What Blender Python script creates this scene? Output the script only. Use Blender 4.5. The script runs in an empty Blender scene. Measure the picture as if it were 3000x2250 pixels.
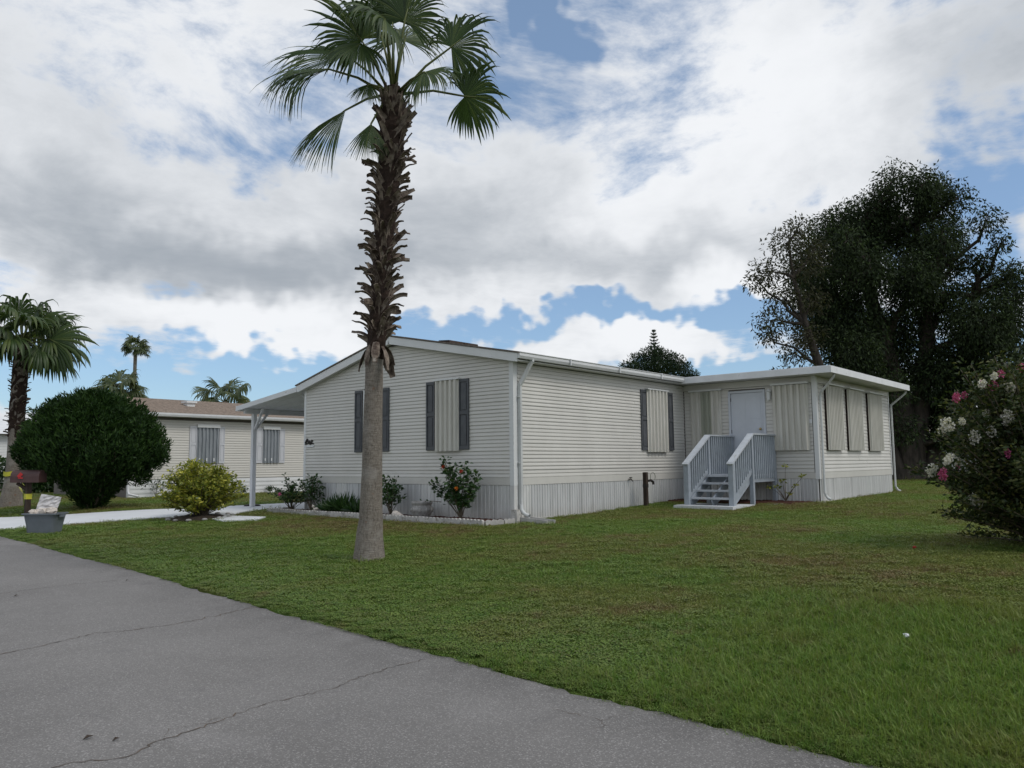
import bpy, math, random
import numpy as np
from mathutils import Vector, Matrix

random.seed(11)
RNG = np.random.default_rng(7)
scene = bpy.context.scene
COL = scene.collection
R_ = math.radians

# ------------------------------------------------------------------ camera
# world: +X runs along the side wall of the home away from the road, +Y along its gable wall, metres
cam_d = bpy.data.cameras.new('camera')
cam_d.sensor_width = 36.0
cam_d.lens = 27.96
cam_d.clip_start = 0.05
cam_d.clip_end = 3000
cam = bpy.data.objects.new('camera', cam_d)
COL.objects.link(cam)
cam.matrix_world = Matrix(((0.6459, -0.0698, -0.7602, 0.0),
                           (-0.7633, -0.0718, -0.6420, 0.0),
                           (-0.0098, 0.9950, -0.0997, 1.6),
                           (0, 0, 0, 1)))
scene.camera = cam

# ------------------------------------------------------------------ world: sky with broken cloud
SUN_EL, SUN_AZ = R_(52), R_(-80)         # direction to the sun, azimuth from +X towards +Y
world = bpy.data.worlds.new('World')
scene.world = world
world.use_nodes = True
wt = world.node_tree
wt.nodes.clear()


class NG:
    """small node-graph writer: every call returns an output socket"""
    def __init__(self, tree):
        self.t = tree

    def node(self, kind, **kw):
        n = self.t.nodes.new(kind)
        for k, v in kw.items():
            setattr(n, k, v)
        return n

    def put(self, sock, v):
        if isinstance(v, bpy.types.NodeSocket):
            self.t.links.new(v, sock)
        elif v is not None:
            sock.default_value = v

    def m(self, op, a, b=None, c=None, clamp=False):
        n = self.node('ShaderNodeMath', operation=op, use_clamp=clamp)
        for i, v in enumerate((a, b, c)):
            self.put(n.inputs[i], v)
        return n.outputs[0]

    def vm(self, op, a, b=None):
        n = self.node('ShaderNodeVectorMath', operation=op)
        self.put(n.inputs[0], a)
        if op == 'SCALE':
            self.put(n.inputs['Scale'], b)
        else:
            self.put(n.inputs[1], b)
        return n.outputs[0]

    def noise(self, vec, scale, detail=4, rough=.5, dist=0.0, out=0):
        n = self.node('ShaderNodeTexNoise')
        self.put(n.inputs['Vector'], vec)
        n.inputs['Scale'].default_value = scale
        n.inputs['Detail'].default_value = detail
        n.inputs['Roughness'].default_value = rough
        n.inputs['Distortion'].default_value = dist
        return n.outputs[out]

    def smooth(self, v, a, b, lo=0.0, hi=1.0):
        n = self.node('ShaderNodeMapRange', interpolation_type='SMOOTHSTEP')
        self.put(n.inputs[0], v)
        for i, q in enumerate((a, b, lo, hi)):
            n.inputs[i + 1].default_value = q
        return n.outputs[0]

    def mix(self, fac, a, b, mode='MIX'):
        n = self.node('ShaderNodeMix', data_type='RGBA', blend_type=mode)
        self.put(n.inputs[0], fac)
        for s, v in ((n.inputs[6], a), (n.inputs[7], b)):
            if isinstance(v, (tuple, list)):
                v = tuple(v) + ((1.0,) if len(v) == 3 else ())
            self.put(s, v)
        return n.outputs[2]


g = NG(wt)
tc = g.node('ShaderNodeTexCoord')
dirn = g.vm('NORMALIZE', tc.outputs['Generated'])
sep = g.node('ShaderNodeSeparateXYZ')
g.put(sep.inputs[0], dirn)
X_, Y_, Z_ = sep.outputs
zc = g.m('MAXIMUM', Z_, 0.0)
inv = g.m('DIVIDE', 1.0, g.m('ADD', zc, 0.16))
plane = g.vm('SCALE', dirn, inv)                       # cloud layer seen in perspective
warp = g.noise(plane, 1.1, 2, .5, out=1)
plane_w = g.vm('ADD', plane, g.vm('SCALE', g.vm('SUBTRACT', warp, (.5, .5, .5)), 0.55))
big = g.noise(plane_w, 0.75, 3, .56)
mott = g.noise(plane_w, 4.6, 7, .66)
az = g.m('ARCTAN2', Y_, X_)
el = g.m('ARCSINE', Z_)
wz = g.noise(dirn, 6.0, 4, .6, out=1)
wsep = g.node('ShaderNodeSeparateColor')
g.put(wsep.inputs[0], wz)
azw = g.m('ADD', az, g.m('MULTIPLY', g.m('SUBTRACT', wsep.outputs[0], .5), .34))
elw = g.m('ADD', el, g.m('MULTIPLY', g.m('SUBTRACT', wsep.outputs[1], .5), .22))


def blob(a0, e0, sa, se):
    """soft patch of the sky centred on an azimuth and elevation, in degrees"""
    u = g.m('DIVIDE', g.m('SUBTRACT', azw, R_(a0)), R_(sa))
    v = g.m('DIVIDE', g.m('SUBTRACT', elw, R_(e0)), R_(se))
    q = g.m('ADD', g.m('MULTIPLY', u, u), g.m('MULTIPLY', v, v))
    w = g.m('SUBTRACT', 1.0, g.m('MULTIPLY', q, .3), clamp=True)
    return g.m('MULTIPLY', w, w)


def weigh(items):
    tot = None
    for a0, e0, sa, se, w in items:
        b = g.m('MULTIPLY', blob(a0, e0, sa, se), w)
        tot = b if tot is None else g.m('ADD', tot, b)
    return tot


# the openings of blue and the heavy cloud banks of this sky
cover = weigh(((8, 15.5, 4.5, 3.4, -.34), (53, 7.8, 7, 1.2, -.34), (40, 9.6, 9, .9, -.34), (27, 10.3, 9, .9, -.30),
               (22, 9.0, 2.5, 1.5, -.25), (24, 6.0, 5, 1.0, -.30), (36.5, 30.5, 1.4, 2.0, -.17), (21, 17, 2.4, 1.4, -.15), (38, 25, 10, 4, -.045), (63, 24, 10, 5, -.075), (64, 6.2, 14, 1.8, -.17), (30, 5.6, 20, 1.6, -.08),
               (66, 4.8, 6, 1.3, -.28), (64, 12.2, 2.2, .8, -.26), (56, 5.2, 7, .8, -.26), (40, 26, 4, 2.5, -.08),
               (10, 8.0, 6, 1.4, -.16), (57, 20.5, 3.5, 1.6, -.16),
               (32, 8.0, 8, 1.4, .36), (59, 10.2, 6, 1.7, .24), (25.5, 14, 5, 4, .16), (45, 15, 20, 4.5, .30), (16, 23, 9, 5, .16)))
dark = weigh(((57, 13.6, 10, 2.0, .78), (70, 15.2, 7, 2.2, .48), (34, 13.8, 10, 2.2, .52), (42, 17.5, 7, 3, .35), (51, 18, 7, 2.6, .30),
              (6, 23.5, 6, 4.5, .50), (24, 16, 6, 3, .20), (66, 20, 6, 2.4, .15),
              (59, 10.0, 6, 1.5, -.55), (31, 8.2, 6, 1.4, -.55), (24, 11.5, 4, 1.7, -.5), (25, 23, 8, 6, -.35), (62, 28, 9, 5, -.3)))
high = g.smooth(el, R_(17), R_(30), 0.0, -.045)            # the layer is thinner and more broken higher up
cov = g.m('ADD', high, g.m('ADD', g.m('ADD', g.m('MULTIPLY', big, .46), g.m('MULTIPLY', mott, .54)), g.m('ADD', cover, .075)))
alpha = g.smooth(cov, .385, .60)
thick = g.m('ADD', g.m('ADD', g.m('MULTIPLY', g.m('SUBTRACT', big, .5), .9), g.m('MULTIPLY', g.m('SUBTRACT', mott, .5), .75)),
            dark)
shade = g.smooth(thick, -.45, 1.05)
cloud = g.mix(shade, (.90, .92, .95), (.365, .405, .455))
sky = g.node('ShaderNodeTexSky', sky_type='NISHITA')
sky.sun_disc = False
sky.sun_elevation = SUN_EL
sky.sun_rotation = math.pi / 2 - SUN_AZ
sky.air_density = 1.0
sky.dust_density = 0.6
sky.ozone_density = 1.2
blue = g.mix(1.0, sky.outputs[0], (.080, .098, .118), 'MULTIPLY')
blue = g.mix(.22, blue, (.58, .76, .92))                # thin high haze
out_c = g.mix(alpha, blue, cloud)
bg = g.node('ShaderNodeBackground')
g.put(bg.inputs[0], out_c)
bg.inputs[1].default_value = 1.0
wo = g.node('ShaderNodeOutputWorld')
g.put(wo.inputs[0], bg.outputs[0])

world.cycles.sampling_method = 'MANUAL'
world.cycles.sample_map_resolution = 256

# ------------------------------------------------------------------ sun veiled by cloud
sun_d = bpy.data.lights.new('sun', 'SUN')
sun_d.energy = 1.5
sun_d.angle = R_(20)
sun_d.color = (1.0, .955, .88)
sun = bpy.data.objects.new('sun', sun_d)
COL.objects.link(sun)
sdir = Vector((math.cos(SUN_EL) * math.cos(SUN_AZ), math.cos(SUN_EL) * math.sin(SUN_AZ), math.sin(SUN_EL)))
sun.rotation_euler = sdir.to_track_quat('Z', 'Y').to_euler()
sun.location = sdir * 80

vs = scene.view_settings
vs.view_transform = 'Standard'
vs.look = 'None'
vs.exposure = 0.0
vs.gamma = 1.0
vs.use_curve_mapping = False
scene.cycles.use_denoising = True
scene.cycles.max_bounces = 6
scene.cycles.transparent_max_bounces = 6

# ------------------------------------------------------------------ helpers
WLOC = {}                                   # world position of every object's origin (nothing here is rotated as a parent)


def tag(o, label=None, category=None, group=None, kind=None):
    for k, v in (('label', label), ('category', category), ('group', group), ('kind', kind)):
        if v:
            o[k] = v
    return o


def link(name, data, loc=(0, 0, 0), parent=None):
    o = bpy.data.objects.new(name, data)
    COL.objects.link(o)
    loc = Vector(loc)
    WLOC[o.name] = loc
    if parent is not None:
        o.parent = parent
        o.location = loc - WLOC[parent.name]
    else:
        o.location = loc
    return o


def thing(name, loc, label, category, group=None):
    return tag(link(name, None, loc), label, category, group)


def inst(name, mesh, loc, parent=None, rot=None, scale=None):
    o = link(name, mesh, loc, parent)
    if rot is not None:
        o.rotation_euler = rot
    if scale is not None:
        o.scale = (scale,) * 3 if isinstance(scale, (int, float)) else scale
    return o


class MB:
    """collects vertices and faces in world coordinates and links them as ONE mesh object"""
    def __init__(self):
        self.v, self.f, self.mi = [], [], []
        self.cur = 0

    def add(self, vs, fs):
        b = len(self.v)
        self.v += [tuple(p) for p in vs]
        self.f += [tuple(b + i for i in q) for q in fs]
        self.mi += [self.cur] * len(fs)
        return self

    def box(self, x0, x1, y0, y1, z0, z1):
        vs = [(x, y, z) for z in (z0, z1) for y in (y0, y1) for x in (x0, x1)]
        return self.add(vs, [(0, 2, 3, 1), (4, 5, 7, 6), (0, 1, 5, 4), (2, 6, 7, 3), (0, 4, 6, 2), (1, 3, 7, 5)])

    def beam(self, p, q, w, h, up=(0, 0, 1)):
        """rectangular bar from p to q, w wide sideways and h high"""
        p, q = Vector(p), Vector(q)
        d = (q - p).normalized()
        s = d.cross(Vector(up)).normalized() * (w / 2)
        u = s.cross(d).normalized() * (h / 2)
        vs = [a + i * s + j * u for a in (p, q) for i, j in ((-1, -1), (1, -1), (1, 1), (-1, 1))]
        return self.add(vs, [(0, 1, 2, 3), (7, 6, 5, 4), (0, 4, 5, 1), (1, 5, 6, 2), (2, 6, 7, 3), (3, 7, 4, 0)])

    def tube(self, pts, rad, n=8, cap=True, jit=0.0):
        pts = [Vector(p) for p in pts]
        rings = []
        ref = Vector((1, .13, .07))
        for i, p in enumerate(pts):
            d = (pts[min(i + 1, len(pts) - 1)] - pts[max(i - 1, 0)]).normalized()
            if abs(d.dot(ref)) > .9:
                ref = Vector((.1, 1, .2))
            a = d.cross(ref).normalized()
            b = d.cross(a)
            r = rad[i] if hasattr(rad, '__len__') else rad
            rings.append([p + (a * math.cos(2 * math.pi * k / n) + b * math.sin(2 * math.pi * k / n)) * r * (1 + jit * (random.random() - .5)) for k in range(n)])
        vs = [q for r in rings for q in r]
        fs = [(i * n + k, i * n + (k + 1) % n, (i + 1) * n + (k + 1) % n, (i + 1) * n + k) for i in range(len(pts) - 1) for k in range(n)]
        if cap:
            fs += [tuple(range(n))[::-1], tuple((len(pts) - 1) * n + k for k in range(n))]
        return self.add(vs, fs)

    def lathe(self, prof, c, n=20):
        vs = [(c[0] + r * math.cos(2 * math.pi * k / n), c[1] + r * math.sin(2 * math.pi * k / n), c[2] + z) for r, z in prof for k in range(n)]
        fs = [(i * n + k, i * n + (k + 1) % n, (i + 1) * n + (k + 1) % n, (i + 1) * n + k) for i in range(len(prof) - 1) for k in range(n)]
        return self.add(vs, fs)

    def loft(self, a, b, closed=True):
        """two rings of the same length joined by a band; closed rings also get caps"""
        n = len(a)
        fs = [(i, (i + 1) % n, n + (i + 1) % n, n + i) for i in range(n if closed else n - 1)]
        if closed:
            fs += [tuple(range(n))[::-1], tuple(range(n, 2 * n))]
        return self.add(list(a) + list(b), fs)

    def ball(self, c, r, sq=(1, 1, 1), n=10):
        vs = [(c[0], c[1], c[2] - r * sq[2])]
        m = n // 2
        for i in range(1, m):
            t = math.pi * i / m - math.pi / 2
            vs += [(c[0] + r * sq[0] * math.cos(t) * math.cos(2 * math.pi * k / n), c[1] + r * sq[1] * math.cos(t) * math.sin(2 * math.pi * k / n), c[2] + r * sq[2] * math.sin(t)) for k in range(n)]
        vs.append((c[0], c[1], c[2] + r * sq[2]))
        fs = [(0, 1 + (k + 1) % n, 1 + k) for k in range(n)]
        fs += [(1 + i * n + k, 1 + i * n + (k + 1) % n, 1 + (i + 1) * n + (k + 1) % n, 1 + (i + 1) * n + k) for i in range(m - 2) for k in range(n)]
        L = len(vs) - 1
        fs += [(L, L - n + k, L - n + (k + 1) % n) for k in range(n)]
        return self.add(vs, fs)

    def mesh(self, name, mats, origin, smooth=False):
        me = bpy.data.meshes.new(name)
        o = Vector(origin)
        me.from_pydata([tuple(Vector(p) - o) for p in self.v], [], self.f)
        for m in (mats if isinstance(mats, (list, tuple)) else [mats]):
            me.materials.append(m)
        if any(self.mi):
            me.polygons.foreach_set('material_index', self.mi)
        if smooth:
            me.polygons.foreach_set('use_smooth', [True] * len(me.polygons))
        return me

    def build(self, name, mats, parent=None, smooth=False, origin=None):
        if origin is None:
            a = np.array(self.v)
            lo, hi = a.min(0), a.max(0)
            origin = ((lo[0] + hi[0]) / 2, (lo[1] + hi[1]) / 2, lo[2])
        return link(name, self.mesh(name, mats, origin, smooth), origin, parent)


def np_mesh(name, V, F, mat, attrs=None, smooth=False):
    """mesh straight from arrays: V (n,3), F (m,k) all faces with the same number of corners"""
    me = bpy.data.meshes.new(name)
    n, (m, k) = len(V), F.shape
    me.vertices.add(n)
    me.vertices.foreach_set('co', np.ascontiguousarray(V, np.float32).ravel())
    me.loops.add(m * k)
    me.loops.foreach_set('vertex_index', np.ascontiguousarray(F, np.int32).ravel())
    me.polygons.add(m)
    me.polygons.foreach_set('loop_start', np.arange(0, m * k, k, dtype=np.int32))
    if attrs:
        for an, av in attrs.items():
            at = me.attributes.new(an, 'FLOAT', 'POINT')
            at.data.foreach_set('value', np.ascontiguousarray(av, np.float32))
    me.materials.append(mat)
    if smooth:
        me.polygons.foreach_set('use_smooth', np.ones(m, bool))
    me.update(calc_edges=True)
    return me


def unit(a):
    return a / np.maximum(np.linalg.norm(a, axis=1, keepdims=True), 1e-9)


def leaf_mesh(name, P, axis, L, W, mat, fold=.25, droop=0.0, tone=None):
    """one small folded blade per point: base, two sides, tip; 'tone' is a random number per leaf for its colour"""
    n = len(P)
    axis = unit(axis)
    r = RNG.normal(size=(n, 3))
    side = unit(np.cross(axis, r))
    nrm = np.cross(side, axis)
    L = np.broadcast_to(L, (n,))[:, None]
    W = np.broadcast_to(W, (n,))[:, None]
    tip = P + axis * L
    tip[:, 2] -= droop * L[:, 0]
    mid = P + axis * L * .45 + nrm * W * fold
    V = np.stack([P, mid + side * W / 2, tip, mid - side * W / 2], 1).reshape(-1, 3)
    F = np.arange(4 * n).reshape(n, 4)
    t = RNG.random(n) if tone is None else tone
    return np_mesh(name, V, F, mat, {'tone': np.repeat(t, 4)})


# ------------------------------------------------------------------ materials
def new_mat(name):
    m = bpy.data.materials.new(name)
    m.use_nodes = True
    t = m.node_tree
    bs = next(n for n in t.nodes if n.type == 'BSDF_PRINCIPLED')
    return m, NG(t), bs


def c4(c):
    return (c[0], c[1], c[2], 1.0)


def mul(c, k):
    return tuple(x * k for x in c)


def pbr(name, base, rough=.6, var=.10, vscale=2.0, stretch=(1, 1, 1), bump=0.0, bscale=60.0, bstretch=(1, 1, 1), spec=.3, metal=0.0, base2=None, spots=None, dirt=None):
    """paint, wood, stone ...: colour wanders between base and base2 with world position, plus fine relief"""
    m, g, bs = new_mat(name)
    pos = g.node('ShaderNodeNewGeometry').outputs['Position']
    b2 = base2 or mul(base, 1 - var)
    v = g.vm('MULTIPLY', pos, stretch)
    f = g.smooth(g.noise(v, vscale, 5, .6), .32, .68)
    col = g.mix(f, c4(base), c4(b2))
    if spots:                                   # (scale, threshold, colour)
        f2 = g.smooth(g.noise(pos, spots[0], 4, .6), spots[1], spots[1] + .09)
        col = g.mix(f2, col, c4(spots[2]))
    if dirt:                                    # (height, fade, colour): splash dirt near the ground
        z = g.node('ShaderNodeSeparateXYZ')
        g.put(z.inputs[0], pos)
        k = g.smooth(g.m('ADD', z.outputs[2], g.m('MULTIPLY', g.noise(pos, 5, 4, .6), .25)), dirt[0] + .1, dirt[0] + dirt[1] + .1, .55, 0.0)
        col = g.mix(k, col, c4(dirt[2]))
    g.put(bs.inputs['Base Color'], col)
    bs.inputs['Roughness'].default_value = rough
    bs.inputs['Specular IOR Level'].default_value = spec
    bs.inputs['Metallic'].default_value = metal
    if bump:
        bn = g.node('ShaderNodeBump')
        bn.inputs['Strength'].default_value = bump
        bn.inputs['Distance'].default_value = .01
        g.put(bn.inputs['Height'], g.noise(g.vm('MULTIPLY', pos, bstretch), bscale, 4, .6))
        g.put(bs.inputs['Normal'], bn.outputs[0])
    return m


def leafy(name, dark, mid, light, rough=.5, trans=.25, spec=.3):
    """leaf colour from a tone per leaf, some light passing through"""
    m, g, bs = new_mat(name)
    at = g.node('ShaderNodeAttribute', attribute_name='tone')
    t = at.outputs['Fac']
    pos = g.node('ShaderNodeNewGeometry').outputs['Position']
    t = g.m('ADD', g.m('MULTIPLY', t, .75), g.m('MULTIPLY', g.noise(pos, 1.4, 2, .5), .3), clamp=True)
    col = g.mix(g.smooth(t, .05, .55), c4(dark), c4(mid))
    col = g.mix(g.smooth(t, .6, .98), col, c4(light))
    g.put(bs.inputs['Base Color'], col)
    bs.inputs['Roughness'].default_value = rough
    bs.inputs['Specular IOR Level'].default_value = spec
    tr = g.node('ShaderNodeBsdfTranslucent')
    g.put(tr.inputs[0], g.mix(1.0, col, (1.3, 1.35, .7), 'MULTIPLY'))
    mx = g.node('ShaderNodeMixShader')
    mx.inputs[0].default_value = trans
    g.put(mx.inputs[1], bs.outputs[0])
    g.put(mx.inputs[2], tr.outputs[0])
    outn = next(n for n in g.t.nodes if n.type == 'OUTPUT_MATERIAL')
    g.put(outn.inputs[0], mx.outputs[0])
    return m


M = {}
M['siding'] = pbr('cream_vinyl_siding', (.62, .605, .565), .42, .10, .9, (1, 1, .45), .10, 9, (1, 1, 12), spec=.35)
M['siding_far'] = pbr('ivory_vinyl_siding', (.62, .60, .555), .45, .06, .5)
M['trim'] = pbr('white_trim', (.70, .71, .71), .4, .07, 1.2, (1, 1, .4), .06, 20)
M['gutter'] = pbr('white_gutter_paint', (.70, .71, .72), .35, .10, 2.5, (1, 1, .5), spots=(7, .66, (.42, .41, .38)))
M['spout'] = pbr('weathered_downspout', (.56, .575, .57), .45, .14, 3, (1, 1, .5))
M['skirt'] = pbr('weathered_white_skirting', (.65, .65, .635), .5, .18, 9, (1, 1, .12), .12, 30, dirt=(.42, .38, (.36, .33, .28)))
M['skirt2'] = pbr('greyed_white_skirting', (.56, .565, .565), .5, .18, 9, (1, 1, .12), .12, 30, dirt=(.42, .38, (.33, .31, .27)))
M['shutter'] = pbr('slate_grey_shutter', (.098, .104, .114), .55, .2, 6)
M['shutter_w'] = pbr('pale_shutter', (.58, .59, .62), .5, .05, 4)
M['storm'] = pbr('cream_storm_panel', (.60, .585, .535), .5, .12, 3, (3, 3, .3), .15, 30, base2=(.50, .485, .435))
M['storm_grey'] = pbr('greenish_clear_storm_panel', (.36, .375, .31), .45, .15, 3, (3, 3, .3))
M['storm_steel'] = pbr('galvanised_storm_panel', (.30, .325, .35), .38, .25, 8, (1, 1, .2), spec=.5, metal=.15)
M['roof'] = pbr('brown_grey_shingle', (.20, .17, .145), .9, .35, 14, (1, 1, 1), .5, 120)
M['roof_nbr'] = pbr('tan_shingle', (.32, .26, .215), .9, .3, 9, (1, 1, 1), .5, 110, base2=(.20, .16, .13))
M['soffit'] = pbr('white_soffit', (.64, .64, .63), .55, .08, 1)
M['core'] = pbr('shade_dark_sheathing', (.16, .145, .13), .8)  # darkened so the slots between siding boards show as shade lines
M['glass'] = pbr('window_glass', (.02, .024, .03), .06, .3, 1.5, spec=.8)
M['door'] = pbr('pale_blue_grey_door', (.56, .59, .64), .45, .06, 3)
M['deck'] = pbr('blue_grey_painted_wood', (.34, .38, .425), .55, .16, 6, (1, 1, 1), .25, 40, spots=(14, .66, (.30, .32, .33)))
M['deck_top'] = pbr('worn_pale_painted_wood', (.47, .50, .535), .55, .14, 7, (1, 1, 1), .25, 40, spots=(9, .62, (.36, .37, .36)))
M['brass'] = pbr('brass', (.50, .36, .14), .3, .1, 8, metal=.9)
M['dark'] = pbr('dark_gap_shade', (.02, .012, .01), .8)  # near-black put in for the shade beside and behind the side panels
M['concrete_w'] = pbr('white_painted_concrete', (.62, .635, .65), .7, .10, .9, spots=(1.7, .63, (.50, .51, .52)), bump=.15, bscale=80)
M['concrete'] = pbr('grey_concrete', (.46, .45, .43), .85, .2, 5, spots=(12, .6, (.30, .285, .26)), bump=.3, bscale=60)
M['edging'] = pbr('weathered_scalloped_concrete', (.52, .505, .48), .85, .3, 7, spots=(10, .56, (.27, .25, .22)), bump=.3, bscale=70)
M['mulch'] = pbr('red_brown_mulch', (.085, .028, .016), .95, .5, 30, bump=1.0, bscale=60, base2=(.03, .012, .009))
M['soil'] = pbr('dark_soil', (.05, .038, .028), .95, .5, 20, bump=1.0, bscale=50)
M['wood_old'] = pbr('old_dark_timber', (.055, .04, .032), .9, .4, 12, (1, 1, .2), .5, 40, (1, 1, .2))
M['iron'] = pbr('dark_iron', (.035, .03, .028), .6, .3, 10)
M['hose'] = pbr('weathered_hose', (.20, .21, .17), .6)
M['bin'] = pbr('grey_blue_plastic', (.145, .165, .19), .42, .14, 4, spec=.4)
M['mail'] = pbr('brown_painted_mailbox', (.075, .042, .04), .45, .2, 5)
M['red'] = pbr('red_flag', (.42, .03, .03), .5)
M['tape'] = pbr('yellow_tape', (.52, .50, .05), .5, .15, 20)
M['white_bag'] = pbr('crumpled_white_paper', (.66, .64, .64), .6, .15, 8, bump=.6, bscale=20)
M['shell'] = pbr('pale_shell', (.62, .56, .50), .5, .2, 12)
M['stoneware'] = pbr('grey_carved_stoneware', (.36, .35, .34), .9, .35, 16, bump=.8, bscale=45)
M['litter'] = pbr('white_litter', (.80, .82, .84), .5)
M['dead_leaf'] = pbr('dead_leaf', (.05, .035, .025), .8)
M['stem'] = pbr('grey_brown_stem', (.14, .115, .085), .9, .3, 14)
M['bark'] = pbr('dark_bark', (.085, .07, .058), .95, .45, 6, (1, 1, .25), .8, 16, (1, 1, .3), base2=(.035, .03, .025))
M['crack'] = pbr('crack_filler', (.075, .068, .062), .95, .4, 6, base2=(.12, .085, .06))

# asphalt: pale worn aggregate with light and dark grains
m, g, bs = new_mat('worn_asphalt')
pos = g.node('ShaderNodeNewGeometry').outputs['Position']
vor = g.node('ShaderNodeTexVoronoi')
g.put(vor.inputs['Vector'], pos)
vor.inputs['Scale'].default_value = 130
gr = g.node('ShaderNodeSeparateColor')
g.put(gr.inputs[0], vor.outputs['Color'])
base = g.mix(g.smooth(g.noise(pos, .45, 5, .62), .3, .7), (.135, .128, .122, 1), (.174, .166, .159, 1))
base = g.mix(g.smooth(g.noise(pos, 2.3, 5, .65), .56, .72, 0, .45), base, (.125, .119, .118, 1))
at = g.node('ShaderNodeAttribute', attribute_name='verge')        # washed-out grit and damp along the verge
base = g.mix(g.m('MULTIPLY', g.smooth(g.noise(pos, 2.6, 5, .65), .30, .62), g.m('MULTIPLY', at.outputs['Fac'], .75)), base, (.085, .080, .076, 1))
base = g.mix(g.smooth(g.noise(g.vm('MULTIPLY', pos, (1, .35, 1)), .9, 4, .6), .55, .75, 0, .35), base, (.25, .24, .235, 1))
base = g.mix(g.smooth(gr.outputs[0], .72, .99, 0, .45), base, (.42, .405, .39, 1))
base = g.mix(g.smooth(gr.outputs[1], .70, 1.0, 0, .4), base, (.07, .066, .065, 1))
g.put(bs.inputs['Base Color'], base)
bs.inputs['Roughness'].default_value = .85
bn = g.node('ShaderNodeBump')
bn.inputs['Strength'].default_value = .35
bn.inputs['Distance'].default_value = .006
g.put(bn.inputs['Height'], g.m('ADD', g.m('MULTIPLY', vor.outputs['Distance'], .8), g.noise(pos, 30, 3, .6)))
g.put(bs.inputs['Normal'], bn.outputs[0])
M['asphalt'] = m


def lawn_colour(g, pos, blade):
    """patchy lawn: fresh green, olive and dry brown areas that belong to the plants themselves"""
    n1 = g.noise(pos, .33, 4, .6)
    n2 = g.noise(pos, 1.5, 5, .65)
    n3 = g.noise(pos, 9.0, 3, .6)
    k = 1.08 if blade else .45  # ground copy darkened, painting in the shade between tufts
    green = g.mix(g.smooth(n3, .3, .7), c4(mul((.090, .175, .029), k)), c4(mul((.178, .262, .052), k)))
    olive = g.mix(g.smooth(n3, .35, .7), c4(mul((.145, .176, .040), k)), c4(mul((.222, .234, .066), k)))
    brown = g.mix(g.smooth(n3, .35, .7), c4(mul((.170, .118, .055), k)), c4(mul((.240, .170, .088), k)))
    sp = g.node('ShaderNodeSeparateXYZ')
    g.put(sp.inputs[0], pos)
    off = g.m('SUBTRACT', sp.outputs[0], g.m('ADD', 4.5, g.m('MULTIPLY', sp.outputs[1], .075)))     # metres from the road: the verge is lusher, the crown of the lawn drier
    dry = g.m('ADD', n1, g.smooth(off, .2, 4.5, -.10, .045))
    n1 = dry
    col = g.mix(g.smooth(dry, .42, .56), green, olive)
    f = g.m('ADD', g.m('MULTIPLY', n1, .45), g.m('MULTIPLY', n2, .55))
    return g.mix(g.smooth(f, .52, .605, 0, .85), col, brown)


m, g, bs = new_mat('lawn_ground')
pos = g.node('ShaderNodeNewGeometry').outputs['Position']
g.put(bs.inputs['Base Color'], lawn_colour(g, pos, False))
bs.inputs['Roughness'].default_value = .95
bs.inputs['Specular IOR Level'].default_value = .1
bn = g.node('ShaderNodeBump')
bn.inputs['Strength'].default_value = 1.0
bn.inputs['Distance'].default_value = .05
g.put(bn.inputs['Height'], g.noise(pos, 16, 5, .7))
g.put(bs.inputs['Normal'], bn.outputs[0])
M['lawn'] = m

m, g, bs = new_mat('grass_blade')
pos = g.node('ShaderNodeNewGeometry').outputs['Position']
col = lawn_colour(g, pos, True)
jit = g.node('ShaderNodeObjectInfo').outputs['Random']
col = g.mix(g.smooth(jit, .35, 1.0, .0, .65), col, c4((.215, .245, .075)))
col = g.mix(g.smooth(jit, .22, .0, .0, .55), col, c4((.205, .150, .080)))
fle = g.noise(pos, 60, 2, .5)
col = g.mix(g.smooth(fle, .40, .72, 0, .55), col, c4((.06, .10, .025)))
g.put(bs.inputs['Base Color'], col)
bs.inputs['Roughness'].default_value = .5
bs.inputs['Specular IOR Level'].default_value = .25
tr = g.node('ShaderNodeBsdfTranslucent')
g.put(tr.inputs[0], g.mix(1.0, col, (1.2, 1.3, .7), 'MULTIPLY'))
mx = g.node('ShaderNodeMixShader')
mx.inputs[0].default_value = .3
g.put(mx.inputs[1], bs.outputs[0])
g.put(mx.inputs[2], tr.outputs[0])
g.put(next(n for n in g.t.nodes if n.type == 'OUTPUT_MATERIAL').inputs[0], mx.outputs[0])
M['blade'] = m

# palm trunk: grey-brown, fine ring scars crossed by vertical fissures
m, g, bs = new_mat('ringed_palm_bark')
pos = g.node('ShaderNodeNewGeometry').outputs['Position']
r1 = g.noise(g.vm('MULTIPLY', pos, (6, 6, 60)), 1.6, 5, .7)
r2 = g.noise(g.vm('MULTIPLY', pos, (42, 42, 7)), 2.0, 5, .7)
r3 = g.noise(pos, 2.2, 4, .6)
col = g.mix(g.smooth(r1, .35, .65), (.165, .140, .115, 1), (.275, .245, .21, 1))
col = g.mix(g.smooth(r2, .48, .62, 0, .8), col, (.085, .072, .06, 1))
col = g.mix(g.smooth(r3, .50, .66, 0, .55), col, (.335, .315, .29, 1))
col = g.mix(g.smooth(g.noise(pos, 6.5, 3, .5), .66, .74, 0, .7), col, (.20, .10, .06, 1))
g.put(bs.inputs['Base Color'], col)
bs.inputs['Roughness'].default_value = .9
bn = g.node('ShaderNodeBump')
bn.inputs['Strength'].default_value = .9
bn.inputs['Distance'].default_value = .015
g.put(bn.inputs['Height'], g.m('ADD', r1, g.m('MULTIPLY', r2, .7)))
g.put(bs.inputs['Normal'], bn.outputs[0])
M['palm_bark'] = m
M['boot'] = pbr('dry_leaf_base', (.25, .205, .165), .85, .5, 9, (1, 1, 1), .4, 60, base2=(.05, .033, .026), spots=(5, .62, (.36, .33, .29)))
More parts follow.
